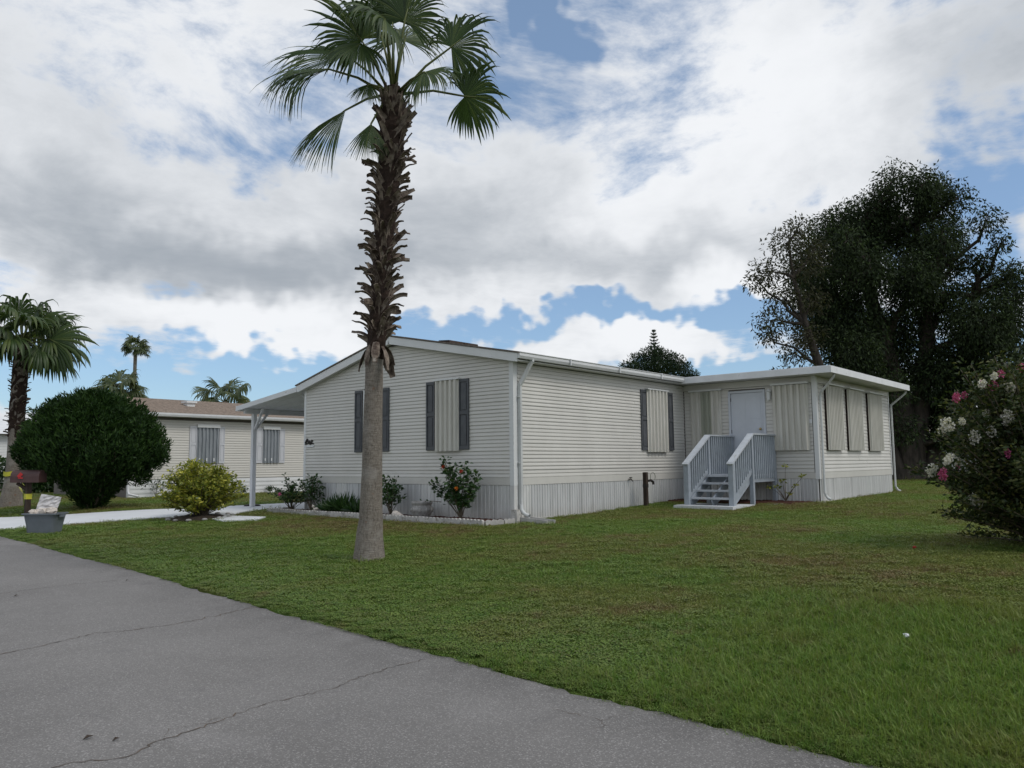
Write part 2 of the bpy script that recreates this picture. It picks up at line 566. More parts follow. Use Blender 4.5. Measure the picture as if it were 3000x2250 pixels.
M['boot_core'] = pbr('palm_fibre', (.045, .028, .021), .95, .5, 18, bump=1.0, bscale=40)

M['frond'] = leafy('palm_frond', (.026, .048, .016), (.044, .078, .022), (.10, .13, .04), .45, .28, .35)
M['petiole'] = pbr('palm_petiole', (.13, .15, .05), .5, .2, 6)
M['frond_far'] = leafy('far_palm_frond', (.035, .055, .022), (.060, .085, .032), (.13, .14, .05), .45, .25)
M['leaf_tree'] = leafy('dark_tree_leaf', (.014, .022, .012), (.026, .040, .018), (.060, .092, .030), .7, .2, .15)
M['leaf_tree2'] = leafy('loose_tree_leaf', (.028, .030, .018), (.050, .050, .028), (.075, .085, .035), .6, .25, .2)
M['leaf_shrub'] = leafy('round_shrub_leaf', (.009, .022, .007), (.018, .044, .010), (.046, .092, .018), .55, .15, .2)
M['leaf_croton'] = leafy('variegated_leaf', (.055, .10, .02), (.24, .26, .04), (.58, .53, .09), .42, .25, .35)
M['leaf_hib'] = leafy('hibiscus_leaf', (.014, .038, .012), (.028, .070, .018), (.075, .13, .035), .35, .2, .5)
M['leaf_myrtle'] = leafy('myrtle_leaf', (.014, .026, .010), (.038, .058, .017), (.12, .12, .035), .5, .22, .25)
M['leaf_pine'] = leafy('far_conifer_leaf', (.012, .026, .014), (.022, .042, .018), (.05, .075, .03), .6, .15, .2)
M['petal_w'] = leafy('white_petal', (.52, .50, .46), (.70, .68, .64), (.80, .78, .74), .6, .2)
M['petal_p'] = leafy('pink_petal', (.40, .05, .18), (.55, .12, .28), (.66, .26, .40), .6, .25)
M['petal_o'] = leafy('orange_petal', (.55, .10, .02), (.70, .20, .03), (.75, .34, .08), .6, .25)
M['petal_r'] = leafy('red_petal', (.30, .03, .02), (.42, .05, .03), (.5, .1, .05), .6, .25)


# ------------------------------------------------------------------ terrain
def sm(a, b, t):
    t = np.clip((np.asarray(t, float) - a) / (b - a), 0, 1)
    return t * t * (3 - 2 * t)


def zroad(y):
    return .24 * sm(4, 22, y)


def xe(y):
    """x of the road's edge"""
    return np.interp(y, (-400, 1.34, 2.27, 3.15, 4.93, 6.63, 8.81, 11.65, 18.56, 60, 400), (-20, 4.54, 4.62, 4.68, 4.84, 4.98, 5.19, 5.42, 5.82, 9, 40))


def gz(x, y):
    """height of the lawn: road level, a gentle bank, then the pads of the homes"""
    x, y = np.asarray(x, float), np.asarray(y, float)
    s = x - xe(y)
    zr = zroad(y)
    W = 6.2 + (4.0 - 6.2) * sm(13, 22, y)
    t = np.clip(s / W, 0, 1)
    t = t * .7 + .3 * t * t * (3 - 2 * t)
    p = .45 + .02 * sm(10, 18, y) + .05 * sm(11, 13.5, x) * (1 - sm(14, 20, y)) + .15 * sm(13.5, 19.2, x) * (1 - sm(10.5, 15, y)) + .03 * sm(19, 26, x)
    z = zr + .03 * np.clip(s / .15, 0, 1) + (p - zr - .03) * t
    return np.where(s <= 0, zr - .03, z)


def sheet(name, S, Yv, fx, fz, mat):
    S, Yv = np.asarray(S, float), np.asarray(Yv, float)
    s, y = np.meshgrid(S, Yv)
    x = fx(s, y)
    z = fz(x, y, s)
    V = np.stack([x, y, z], -1).reshape(-1, 3)
    a, b = len(Yv), len(S)
    i, j = np.meshgrid(np.arange(a - 1), np.arange(b - 1), indexing='ij')
    k = (i * b + j).ravel()
    F = np.stack([k, k + 1, k + b + 1, k + b], 1)
    return link(name, np_mesh(name, V, F, mat, smooth=True))


S = [-1000, -300, -100, -40, -15, -7.3, -4, -1, -.3, -.04, 0, .04, .08, .15, .25, .4, .6, .8, 1] + list(np.arange(1.4, 24, .4)) + [26, 30, 36, 45, 60, 90, 140, 250, 500, 1200]
Yv = [-1200, -400, -150, -60, -30, -15] + list(np.arange(-10, 34, .4)) + [36, 40, 45, 52, 60, 80, 120, 200, 400, 1200]
lawn = sheet('lawn', S, Yv, lambda s, y: xe(y) + s, lambda x, y, s: np.where(s < 0, zroad(y) - .03, gz(x, y)), M['lawn'])
tag(lawn, 'patchy green and brown lawn rising from the road', kind='structure')

erng = np.random.default_rng(3)
yr = [-150, -60, -30, -15, -8] + list(np.arange(-4, 26, .1)) + [30, 36, 45, 60, 90, 200]
yr = np.array(yr)
wob = .022 * np.sin(yr * 3.1) + .030 * np.sin(yr * 1.13 + 1) + erng.normal(0, .018, len(yr))
wob[(yr < -4) | (yr > 26)] = 0


def road_x(s, y):
    return xe(y) + s + np.where(s > -.01, wob[:, None], 0)


road = sheet('road', [-7, -5, -3, -1.5, -.6, -.2, 0], yr, road_x, lambda x, y, s: zroad(y) + .02 * np.sin(np.pi * np.clip(-s / 7, 0, 1)), M['asphalt'])
tag(road, 'grey worn asphalt road with cracks', kind='structure')


at_ = road.data.attributes.new('verge', 'FLOAT', 'POINT')
at_.data.foreach_set('value', np.tile(np.array((0, 0, 0, 0, .15, .75, 1.0), np.float32), len(yr)))


def road_z(x, y):
    return float(zroad(y) + .02 * math.sin(math.pi * min(1, max(0, (float(xe(y)) - x) / 7))))

# cracks across the road: thin ribbons of dark grit lying in the surface
def crack(pts, w):
    P = []
    for a, b in zip(pts, pts[1:]):
        n = max(2, int(math.dist(a, b) / .035))
        for i in range(n):
            t = i / n
            P.append((a[0] + (b[0] - a[0]) * t + random.gauss(0, .010), a[1] + (b[1] - a[1]) * t + random.gauss(0, .014)))
    P.append(pts[-1])
    vs, fs = [], []
    for i, p in enumerate(P):
        a, b = P[max(0, i - 1)], P[min(len(P) - 1, i + 1)]
        d = Vector((b[0] - a[0], b[1] - a[1]))
        d = d.normalized() if d.length > 0 else Vector((1, 0))
        h = w * .55 * random.uniform(.15, 1.0) * min(1, i / 4 + .2, (len(P) - 1 - i) / 4 + .2) / 2
        for s in (-1, 1):
            x, y = p[0] - d.y * h * s, p[1] + d.x * h * s
            vs.append((x, y, road_z(x, y) + .003))
        if i:
            fs.append((2 * i - 2, 2 * i - 1, 2 * i + 1, 2 * i))
    return MB().add(vs, fs).build('crack', M['crack'], road)


for pts, w in (([(1.6, 7.75), (2.47, 7.76), (2.75, 7.8), (3.02, 7.88), (3.35, 8.0), (3.6, 7.87), (4.04, 7.84), (4.43, 7.91), (4.88, 8.05), (5.14, 8.06)], .026),
               ([(2.5, 11.0), (3.49, 11.08), (3.89, 11.13), (4.31, 11.19), (5.04, 11.1)], .022),
               ([(1.5, 4.75), (1.89, 4.69), (2.07, 4.56), (2.35, 4.68), (2.59, 4.7), (3.0, 4.81), (3.19, 4.83), (3.63, 4.78), (3.98, 4.88), (4.34, 4.92), (4.8, 4.93)], .021),
               ([(2.37, 4.72), (2.47, 4.81), (2.69, 4.78), (2.89, 4.79)], .010),
               ([(1.7, 6.6), (2.08, 6.5), (2.2, 6.46), (2.31, 6.44)], .012),
               ([(4.28, 3.31), (4.26, 3.06), (4.28, 2.91), (4.48, 2.83)], .011),
               ([(4.29, 2.9), (4.12, 2.83), (4.06, 2.76)], .012)):
    crack(pts, w)


# ------------------------------------------------------------------ driveway and walk: painted concrete slabs on the lawn
def slab(name, poly, lift, mat, cell=.5):
    """flat-laid slab over the terrain: polygon cut into strips so that it follows the ground, with a short skirt"""
    import bmesh
    bm = bmesh.new()
    f = bm.faces.new([bm.verts.new((x, y, 0)) for x, y in poly])
    xs = [p[0] for p in poly]
    ys = [p[1] for p in poly]
    for ax, lo, hi in ((0, min(xs), max(xs)), (1, min(ys), max(ys))):
        q = lo + cell
        while q < hi:
            co = (q, 0, 0) if ax == 0 else (0, q, 0)
            no = (1, 0, 0) if ax == 0 else (0, 1, 0)
            bmesh.ops.bisect_plane(bm, geom=bm.verts[:] + bm.edges[:] + bm.faces[:], plane_co=co, plane_no=no)
            q += cell
    r = bmesh.ops.extrude_face_region(bm, geom=bm.faces[:])
    top = [e for e in r['geom'] if isinstance(e, bmesh.types.BMVert)]
    tops = set(top)
    for v in bm.verts:
        v.co.z = float(max(gz(v.co.x, v.co.y), zroad(v.co.y))) + (lift if v in tops else -.08)
    bmesh.ops.recalc_face_normals(bm, faces=bm.faces[:])
    me = bpy.data.meshes.new(name)
    bm.to_mesh(me)
    bm.free()
    me.materials.append(mat)
    return link(name, me)


tag(slab('driveway', [(5.75, 19.9), (7.22, 19.55), (9.25, 18.4), (9.55, 17.55), (9.5, 16.9), (9.40, 16.3), (9.93, 15.78), (10.35, 16.1), (10.09, 17.2), (10.7, 17.75), (12.15, 18.49),
                      (12.3, 17.0), (21.5, 17.0), (21.5, 20.65), (13.69, 20.7), (12.81, 20.7), (10.47, 20.79), (8.23, 22.28), (7.34, 23.6), (6.5, 25.2), (6.05, 25.6)], .025, M['concrete_w']),
    'white painted concrete driveway running to the carport', kind='structure')


def prism(mb, prof, O, U, N, u0, u1):
    """profile of (out, up) pairs swept along U from u0 to u1; u0 and u1 may be functions of the height"""
    O, U, N = Vector(O), Vector(U), Vector(N)
    e0 = [O + U * (u0(z) if callable(u0) else u0) + N * n + Vector((0, 0, z)) for n, z in prof]
    e1 = [O + U * (u1(z) if callable(u1) else u1) + N * n + Vector((0, 0, z)) for n, z in prof]
    mb.loft(e0, e1)
    return mb


def planks(parent, O, U, N, u0, u1, z0, z1, holes=(), mat='siding', PITCH=.0755):
    """horizontal lap siding, one object per board, cut round the openings (ua, ub, za, zb)"""
    z = z0
    while z < z1 - .02:
        t = min(PITCH, z1 - z)
        cuts = [(a, b) for a, b, za, zb in holes if za < z + t * .9 and zb > z + .01]
        lo0 = u0(z + t * .5) if callable(u0) else u0
        hi0 = u1(z + t * .5) if callable(u1) else u1
        spans, lo = [], u0
        for a, b in sorted(cuts):
            spans.append((lo, a))
            lo = b
        spans.append((lo, u1))
        j = random.gauss(0, .0012)
        prof = [(.001, z + .004), (.017 + j, z - .004), (.020 + j, z + .003), (.018 + j, z + t * .30), (.006, z + t - .005), (.001, z + t - .005)]
        out_s = []
        for a, b in spans:                      # long rows are made up of two lengths that meet at a seam
            p0 = a(z + t) if callable(a) else a
            p1 = b(z + t) if callable(b) else b
            if p1 - p0 > 4.2:
                q = p0 + (p1 - p0) * random.choice((.36, .5, .62)) + random.uniform(-.15, .15)
                out_s += [(a, q), (q + .0025, b)]
            else:
                out_s.append((a, b))
        for a, b in out_s:
            j2 = random.gauss(0, .0008)
            prof = [(n + (j2 if n > .005 else 0), zz) for n, zz in prof]
            av = a(z + t) if callable(a) else a
            bv = b(z + t) if callable(b) else b
            if bv - av < .03:
                continue
            prism(MB(), prof, O, U, N, a, b).build('siding_plank', M[mat], parent)
        z += PITCH


def ribbed(parent, O, U, N, u0, u1, zbot, ztop, w, ribs, name='skirting_panel', mats=('skirt', 'skirt2'), depth=.014):
    """vertical ribbed skirting: each panel an object, its ribs real relief"""
    O, U, N = Vector(O), Vector(U), Vector(N)
    n = max(1, round((u1 - u0) / w))
    for i in range(n):
        a, b = u0 + (u1 - u0) * i / n, u0 + (u1 - u0) * (i + 1) / n - .004
        prof = []
        p = (b - a) / ribs
        for k in range(ribs):
            q = a + k * p
            r = p * random.choice((.30, .42, .55))
            prof += [(q + .002, 0), (q + p * .12, 0), (q + p * .12 + .008, depth), (q + p * .12 + r, depth), (q + p * .12 + r + .008, 0)]
        prof.append((b, 0))
        mb = MB()
        off = random.uniform(0, .004)
        bot = [O + U * u + N * (d + off) + Vector((0, 0, zbot(u))) for u, d in prof]
        top = [O + U * u + N * (d + off) + Vector((0, 0, ztop)) for u, d in prof]
        mb.loft(bot, top, closed=False)
        mb.build(name, M[random.choice(mats)], parent)


def corrugated(O, U, N, u0, u1, z0, z1, pitch, depth, mat, parent, name='storm_panel', out=.0, th=.004):
    """trapezoidal metal storm panel standing in front of a window"""
    O, U, N = Vector(O), Vector(U), Vector(N)
    n = max(1, round((u1 - u0) / pitch))
    p = (u1 - u0) / n
    prof = []
    for k in range(n):
        q = u0 + k * p
        prof += [(q, 0), (q + p * .28, 0), (q + p * .42, depth), (q + p * .78, depth), (q + p * .92, 0)]
    prof.append((u1, 0))
    mb = MB()
    ring = lambda z, off: [O + U * u + N * (d + out + off) + Vector((0, 0, z)) for u, d in prof]
    mb.loft(ring(z0, 0), ring(z1, 0), closed=False)
    mb.loft(ring(z1, -th), ring(z0, -th), closed=False)
    for z in (z0, z1):
        mb.loft(ring(z, 0), ring(z, -th), closed=False)
    return mb.build(name, mat, parent)


def wallbox(mb, O, U, N, u0, u1, n0, n1, z0, z1):
    O, U, N = Vector(O), Vector(U), Vector(N)
    vs = [O + U * u + N * n + Vector((0, 0, z)) for z in (z0, z1) for n in (n0, n1) for u in (u0, u1)]
    return mb.add(vs, [(0, 2, 3, 1), (4, 5, 7, 6), (0, 1, 5, 4), (2, 6, 7, 3), (0, 4, 6, 2), (1, 3, 7, 5)])


def shutter(O, U, N, u0, u1, z0, z1, mat, parent):
    mb = MB()
    f, mid = .035, (z0 + z1) / 2 + (z1 - z0) * .02
    wallbox(mb, O, U, N, u0, u1, .018, .032, z0, z1)                     # backing board
    for a, b, c, d in ((u0, u0 + f, z0, z1), (u1 - f, u1, z0, z1)):
        wallbox(mb, O, U, N, a, b, .0325, .052, c, d)
    for c, d in ((z0, z0 + .07), (mid - .035, mid + .035), (z1 - .06, z1)):
        wallbox(mb, O, U, N, u0 + f, u1 - f, .0325, .0515, c, d)
    for c, d in ((z0 + .10, mid - .065), (mid + .065, z1 - .09)):        # raised fields
        wallbox(mb, O, U, N, u0 + f + .03, u1 - f - .03, .0325, .045, c, d)
    return mb.build('shutter', mat, parent)


def window_frame(O, U, N, u0, u1, z0, z1, mat, parent, out=.03, glass=True):
    mb = MB()
    w = .045
    for a, b, c, d in ((u0, u0 + w, z0, z1), (u1 - w, u1, z0, z1), (u0 + w, u1 - w, z0, z0 + w), (u0 + w, u1 - w, z1 - w, z1), (u0 + w, u1 - w, (z0 + z1) / 2 - .02, (z0 + z1) / 2 + .02)):
        wallbox(mb, O, U, N, a, b, -.02, out, c, d)
    o = mb.build('window', mat, parent)
    if glass:
        zm = (z0 + z1) / 2
        for c, d in ((z0 + w, zm - .02), (zm + .02, z1 - w)):
            wallbox(MB(), O, U, N, u0 + w, u1 - w, -.012, -.006, c, d).build('pane', M['glass'], o)
    return o


# ------------------------------------------------------------------ the home
GX, GY0, GY1 = 11.93, 10.05, 16.90          # gable wall plane and its two corners
SX, SY, SX1 = 18.91, 6.60, 24.90            # sunroom walls
ZB = 1.18                                   # underside of the siding
home = thing('mobile_home', (15, 13.4, .5), 'cream vinyl-sided mobile home with low gable roof and grey shutters, behind the tall palm', 'house')
GO, GU, GN = (GX, 0, 0), (0, 1, 0), (-1, 0, 0)
SO, SU, SN = (0, GY0, 0), (1, 0, 0), (0, -1, 0)
HX1 = 27.6
MB().box(GX + .02, HX1, GY0 + .02, GY1 - .02, .30, 3.62).build('wall', M['core'], home)
gab = MB()
gab.loft([(GX + .02, 9.95, 3.625), (GX + .02, GY1 + .05, 3.625), (GX + .02, 13.57, 4.34)], [(HX1, 9.95, 3.625), (HX1, GY1 + .05, 3.625), (HX1, 13.57, 4.34)])
gab.build('gable_wall', M['core'], home)

ZLAP = ZB + .15


def rake_lo(z):                              # gable boards stop under the sloping roof
    return GY0 + .09 if z < 3.66 else max(GY0 + .09, 9.86 + (z - 3.61) / .188)


def rake_hi(z):
    return GY1 - .06 if z < 3.50 else min(GY1 - .06, 16.99 - (z - 3.485) / .238)


planks(home, GO, GU, GN, rake_lo, rake_hi, ZLAP, 4.28, holes=((13.97, 14.61, 1.91, 3.35),))
planks(home, SO, SU, SN, GX + .12, SX - .03, ZLAP, 3.60)
wallbox(MB(), GO, GU, GN, GY0 + .06, GY1 - .06, .001, .016, ZB, ZLAP - .006).build('base_trim', M['siding'], home)
wallbox(MB(), SO, SU, SN, GX + .06, SX - .03, .001, .016, ZB, ZLAP - .006).build('base_trim', M['siding'], home)
# corner posts
for mb in (MB().box(GX - .022, GX + .10, GY0 - .022, GY0 + .085, ZB - .01, 3.66), MB().box(GX - .022, GX + .05, GY1 - .06, GY1 + .022, ZB - .01, 3.55)):
    mb.build('corner_trim', M['trim'], home)
ribbed(home, GO, GU, GN, GY0 + .09, GY1 - .02, lambda u: .43, ZB - .004, .42, 4)
ribbed(home, SO, SU, SN, GX + .10, SX - .02, lambda u: .40, ZB - .004, .42, 5)
MB().box(GX - .02, GX + .09, GY0 - .02, GY0 + .085, .35, ZB - .012).build('corner_trim', M['skirt'], home)
# ground curb under the side wall
prism(MB(), [(.0, .30), (.06, .30), (.06, .0), (.0, .0)], (0, GY0, .22), SU, SN, GX + .3, SX - .3).build('concrete_curb', M['concrete'], home)

# roof
roof = MB()
for ya, za, yb, zb in ((9.74, 3.735, 13.57, 4.49), (17.10, 3.60, 13.57, 4.49)):
    roof.loft([(GX - .19, ya, za), (GX - .19, yb, zb), (GX - .19, yb, zb + .03), (GX - .19, ya, za + .03)],
              [(HX1 + .2, ya, za), (HX1 + .2, yb, zb), (HX1 + .2, yb, zb + .03), (HX1 + .2, ya, za + .03)])
roof = roof.build('roof', M['roof'], home)
for a, b in (((GX - .155, 9.80, 3.655), (GX - .155, 13.57, 4.395)), ((GX - .155, 13.57, 4.395), (GX - .155, 17.05, 3.52))):
    MB().beam(a, b, .03, .165).build('fascia', M['trim'], home)
    c = Vector((.085, 0, -.055))
    MB().beam(Vector(a) + c, Vector(b) + c, .14, .02).build('soffit', M['soffit'], home)
# eave soffit + gutter along the side wall
MB().box(GX - .14, HX1, 9.83, GY0 - .001, 3.605, 3.625).build('soffit', M['soffit'], home)
gp = [(.02, 3.64), (.10, 3.64), (.125, 3.69), (.125, 3.74), (.14, 3.755), (.14, 3.765), (.02, 3.765)]
gut = prism(MB(), gp, (0, 9.86, 0), SU, SN, GX - .16, 18.42).build('gutter', M['gutter'], home)
for k in range(3):
    MB().box(13.4 + 1.9 * k, 13.43 + 1.9 * k, 9.70, 9.73, 3.63, 3.768).build('bracket', M['gutter'], gut)
# downspout: out of the gutter, back to the wall, down to the elbow
dp = MB()
dp.beam((12.20, 9.78, 3.66), (12.20, 9.78, 3.60), .072, .055, (1, 0, 0))
dp.beam((12.20, 9.78, 3.62), (12.06, 9.985, 3.14), .072, .055, (1, 0, 0))
dp.beam((12.06, 9.985, 3.18), (12.06, 9.985, .80), .072, .055, (1, 0, 0))
dp = dp.build('downspout', M['spout'], home)
MB().tube([(12.06, 9.985, .82), (12.06, 9.97, .70), (12.06, 9.92, .64), (12.07, 9.84, .60), (12.07, 9.78, .59)], .040, 8, cap=False).build('elbow', M['spout'], dp, True)
MB().box(12.01, 12.11, 9.965, 10.03, 1.6, 1.63).build('strap', M['spout'], dp)
MB().box(12.01, 12.11, 9.965, 10.03, 2.9, 2.93).build('strap', M['spout'], dp)
# vents standing on the roof
rv = MB()
for a in (12.62, 13.11):
    zz = 4.30
    rv.loft([(a, 12.45, zz - .03), (a, 12.85, zz + .05), (a, 12.83, zz + .11), (a, 12.5, zz + .085)], [(a + .46, 12.45, zz - .03), (a + .46, 12.85, zz + .05), (a + .46, 12.83, zz + .11), (a + .46, 12.5, zz + .085)])
rv.build('roof_vent', M['wood_old'], home)

# windows of the gable
w = window_frame(GO, GU, GN, 13.98, 14.60, 1.91, 3.34, M['trim'], home)
for a, b in ((13.69, 13.95), (14.63, 14.89)):
    shutter(GO, GU, GN, a, b, 1.90, 3.34, M['shutter'], w)
w = window_frame(GO, GU, GN, 11.52, 12.20, 1.91, 3.35, M['trim'], home, .02, False)
for a, b in ((11.22, 11.495), (12.22, 12.47)):
    shutter(GO, GU, GN, a, b, 1.90, 3.365, M['shutter'], w)
corrugated(GO, GU, GN, 11.48, 12.17, 1.87, 3.36, .138, .045, M['storm'], w, out=.06)
wallbox(MB(), GO, GU, GN, 11.45, 12.20, .03, .11, 3.365, 3.395).build('header_track', M['trim'], w)
# window of the side wall
w = window_frame(SO, SU, SN, 17.0, 17.95, 1.91, 3.35, M['trim'], home, .02, False)
for a, b in ((16.69, 16.985), (17.99, 18.25)):
    shutter(SO, SU, SN, a, b, 1.90, 3.365, M['shutter'], w)
corrugated(SO, SU, SN, 16.93, 17.90, 1.85, 3.37, .162, .05, M['storm'], w, out=.06)
wallbox(MB(), SO, SU, SN, 16.90, 17.93, .03, .12, 3.375, 3.405).build('header_track', M['trim'], w)
# outside tap on the wall
mb = MB().tube([(16.09, GY0, 1.21), (16.09, GY0 - .09, 1.21), (16.09, GY0 - .12, 1.16)], .014, 6)
mb.tube([(16.04, GY0 - .07, 1.25), (16.14, GY0 - .07, 1.25)], .012, 6).tube([(16.09, GY0 - .07, 1.21), (16.09, GY0 - .07, 1.25)], .008, 6)
mb.build('tap', M['iron'], home)
# dark ornament with a number plate under it, beside the carport corner
orn = MB()
for k in range(9):
    a = k / 9
    orn.ball((GX - .035, 16.86 - .035 - a * .29, 2.175 + .03 * math.sin(a * 7) + .02 * (k % 3)), .036, (.5, 1, .9), 8)
orn.tube([(GX - .03, 16.86, 2.13), (GX - .03, 16.68, 2.16), (GX - .03, 16.50, 2.14)], .012, 6)
orn.build('wall_ornament', M['iron'], home)
wallbox(MB(), GO, GU, GN, 16.50, 16.80, .018, .03, 2.055, 2.115).build('number_plate', M['gutter'], home)

# ------------------------------------------------------------------ sunroom
sun_r = thing('sunroom', (21.9, 8.3, .6), 'flat-roofed cream sunroom wing with storm panels and a blue-grey door', 'sunroom')
FO, FU, FN = (SX, 0, 0), (0, 1, 0), (-1, 0, 0)
TO, TU, TN = (0, SY, 0), (1, 0, 0), (0, -1, 0)
MB().box(SX + .02, SX1 - .02, SY + .02, GY0 + .01, .35, 3.60).build('wall', M['core'], sun_r)
planks(sun_r, FO, FU, FN, SY + .10, GY0 - .03, ZLAP, 3.44, holes=((7.82, 8.78, 1.25, 3.36),), PITCH=.09)
planks(sun_r, TO, TU, TN, SX + .13, SX1 - .08, ZLAP, 3.44, PITCH=.09)
for O, U, N, a, b in ((FO, FU, FN, SY + .08, GY0 - .005), (TO, TU, TN, SX + .08, SX1 - .06)):
    wallbox(MB(), O, U, N, a, b, .001, .012, 3.445, 3.60).build('frieze_board', M['siding'], sun_r)
    wallbox(MB(), O, U, N, a, b, .001, .016, ZB, ZLAP - .006).build('base_trim', M['siding'], sun_r)
for mb in (MB().box(SX - .022, SX + .10, SY - .022, SY + .08, ZB - .01, 3.61), MB().box(SX1 - .06, SX1 + .02, SY - .022, SY + .06, ZB - .01, 3.61)):
    mb.build('corner_trim', M['trim'], sun_r)
ribbed(sun_r, FO, FU, FN, SY + .02, GY0 - .03, lambda u: .50, ZB - .004, .45, 5)
ribbed(sun_r, TO, TU, TN, SX + .02, SX1 - .02, lambda u: .55, ZB - .004, .46, 6, mats=('skirt',))
prism(MB(), [(.0, .45), (.0, .66), (.14, .655), (.17, .62), (.18, .45)], TO, TU, TN, SX - .25, SX1 + .12).build('concrete_curb', M['concrete'], sun_r)
# roof slab and its fascias
MB().box(18.40, 25.12, 6.07, 10.9, 3.735, 3.765).build('roof', M['gutter'], sun_r)
MB().box(18.38, 18.41, 6.04, 9.86, 3.60, 3.752).build('fascia', M['gutter'], sun_r)
MB().box(18.41, 25.10, 6.04, 6.07, 3.60, 3.752).build('fascia', M['gutter'], sun_r)
MB().box(18.41, 25.10, 6.07, 9.84, 3.606, 3.625).build('soffit', M['soffit'], sun_r)
# storm panels on the front: three overlapped sheets each, one of them older
w = window_frame(FO, FU, FN, 9.02, 9.74, 1.92, 3.38, M['trim'], sun_r, .02, False)
for a, b, mt in ((8.97, 9.26, 'storm'), (9.26, 9.54, 'storm_grey'), (9.54, 9.83, 'storm')):
    corrugated(FO, FU, FN, a, b, 1.87, 3.40, .142, .045, M[mt], w, out=.04 + random.uniform(0, .006))
wallbox(MB(), FO, FU, FN, 8.94, 9.86, .018, .10, 3.41, 3.45).build('header_track', M['trim'], w)
w = window_frame(FO, FU, FN, 6.82, 7.56, 1.92, 3.40, M['trim'], sun_r, .02, False)
for k in range(3):
    corrugated(FO, FU, FN, 6.76 + .29 * k, 7.05 + .29 * k, 1.85, 3.42, .145, .05, M['storm'], w, out=.05 + .004 * k)
wallbox(MB(), FO, FU, FN, 6.74, 7.65, .018, .12, 3.43, 3.475).build('header_track', M['trim'], w)
# three accordion panels on the side, standing well off the wall
for a, b in ((19.44, 20.52), (20.99, 22.10), (22.72, 23.90)):
    w = window_frame(TO, TU, TN, a + .06, b - .06, 1.92, 3.38, M['dark'], sun_r, .02, False)
    corrugated(TO, TU, TN, a, b, 1.85, 3.41, .108, .05, M['storm'], w, out=.065)
    for u in (a - .008, b + .001):
        wallbox(MB(), TO, TU, TN, u, u + .007, .018, .066, 1.86, 3.41).build('gap_shade_strip', M['dark'], w)  # dark strip painted in for the shaded gap at the panel's edge
    wallbox(MB(), TO, TU, TN, a - .03, b + .03, .018, .16, 3.42, 3.45).build('header_track', M['trim'], w)
# door with frame
fr = MB()
for a, b, c, d in ((7.82, 7.875, 1.26, 3.36), (8.725, 8.78, 1.26, 3.36), (7.875, 8.725, 3.305, 3.36)):
    wallbox(fr, FO, FU, FN, a, b, -.02, .045, c, d)
fr = fr.build('door_frame', M['door'], sun_r)
dr = MB()
wallbox(dr, FO, FU, FN, 7.88, 8.72, -.02, .012, 1.28, 3.30)
for c, d in ((1.40, 1.85), (1.95, 2.55), (2.65, 3.18)):
    for a, b in ((7.95, 8.26), (8.34, 8.65)):
        wallbox(dr, FO, FU, FN, a, b, .0125, .018, c, d)
dr = dr.build('door', M['door'], sun_r)
MB().ball((SX - .06, 7.955, 2.39), .033, n=10).tube([(SX - .01, 7.955, 2.39), (SX - .05, 7.955, 2.39)], .014, 8).build('knob', M['brass'], dr, True)
for z in (1.45, 2.3, 3.1):
    wallbox(MB(), FO, FU, FN, 8.715, 8.735, .013, .026, z, z + .09).build('hinge', M['iron'], dr)
# lamp by the door: peaked cap over a glass lantern
lm = MB()
lm.lathe([(.012, .30), (.02, .285), (.075, .24), (.08, .23), (.05, .225)], (SX - .10, 7.70, 3.06), 8)
lm.lathe([(.05, .225), (.04, .04), (.03, .02), (.0, .0)], (SX - .10, 7.70, 3.06), 8)
lm.box(SX - .06, SX - .02, 7.675, 7.725, 3.16, 3.26)
lm.build('wall_lamp', M['gutter'], sun_r)
wallbox(MB(), FO, FU, FN, 6.70, 6.77, .018, .03, 2.48, 2.58).build('outlet_box', M['gutter'], sun_r)
# two round downspouts
for x, y in ((19.02, 6.53), (24.93, 6.53)):
    d = MB().tube([(x - .22 if x < 20 else x + .06, 6.12, 3.61), (x - .22 if x < 20 else x + .06, 6.13, 3.53), (x, y - .01, 3.20), (x, y, 3.10), (x, y, .86), (x, y - .02, .78)], .028, 8).build('downspout', M['spout'], sun_r, True)
    MB().tube([(x, y - .02, .80), (x + .01, y - .06, .73), (x + .02, y - .13, .70)], .032, 8, cap=False).build('elbow', M['spout'], d, True)

# ------------------------------------------------------------------ carport
cp = thing('carport', (16.5, 18.4, .5), 'white flat-panelled carport roof on a white post beside the home', 'carport')
CX0, CX1 = 11.80, 21.6
cr = MB()
cr.loft([(CX0, 17.06, 3.50), (CX0, 19.82, 3.16), (CX0, 19.82, 3.235), (CX0, 17.06, 3.575)], [(CX1, 17.06, 3.50), (CX1, 19.82, 3.16), (CX1, 19.82, 3.235), (CX1, 17.06, 3.575)])
cr = cr.build('roof_panel', M['gutter'], cp)
for k in range(1, 24):                       # standing seams of the pans, below
    x = CX0 + k * .42
    MB().beam((x, 17.08, 3.492), (x, 19.75, 3.162), .02, .012).build('seam', M['gutter'], cr)
MB().beam((CX0 - .022, 17.06, 3.52), (CX0 - .022, 19.86, 3.175), .04, .125).build('fascia', M['gutter'], cp)
MB().box(CX0 - .04, CX1, 19.823, 19.88, 3.11, 3.25).build('gutter', M['gutter'], cp)
MB().box(CX0 + .1, CX1, 19.62, 19.72, 3.04, 3.145).build('beam', M['gutter'], cp)
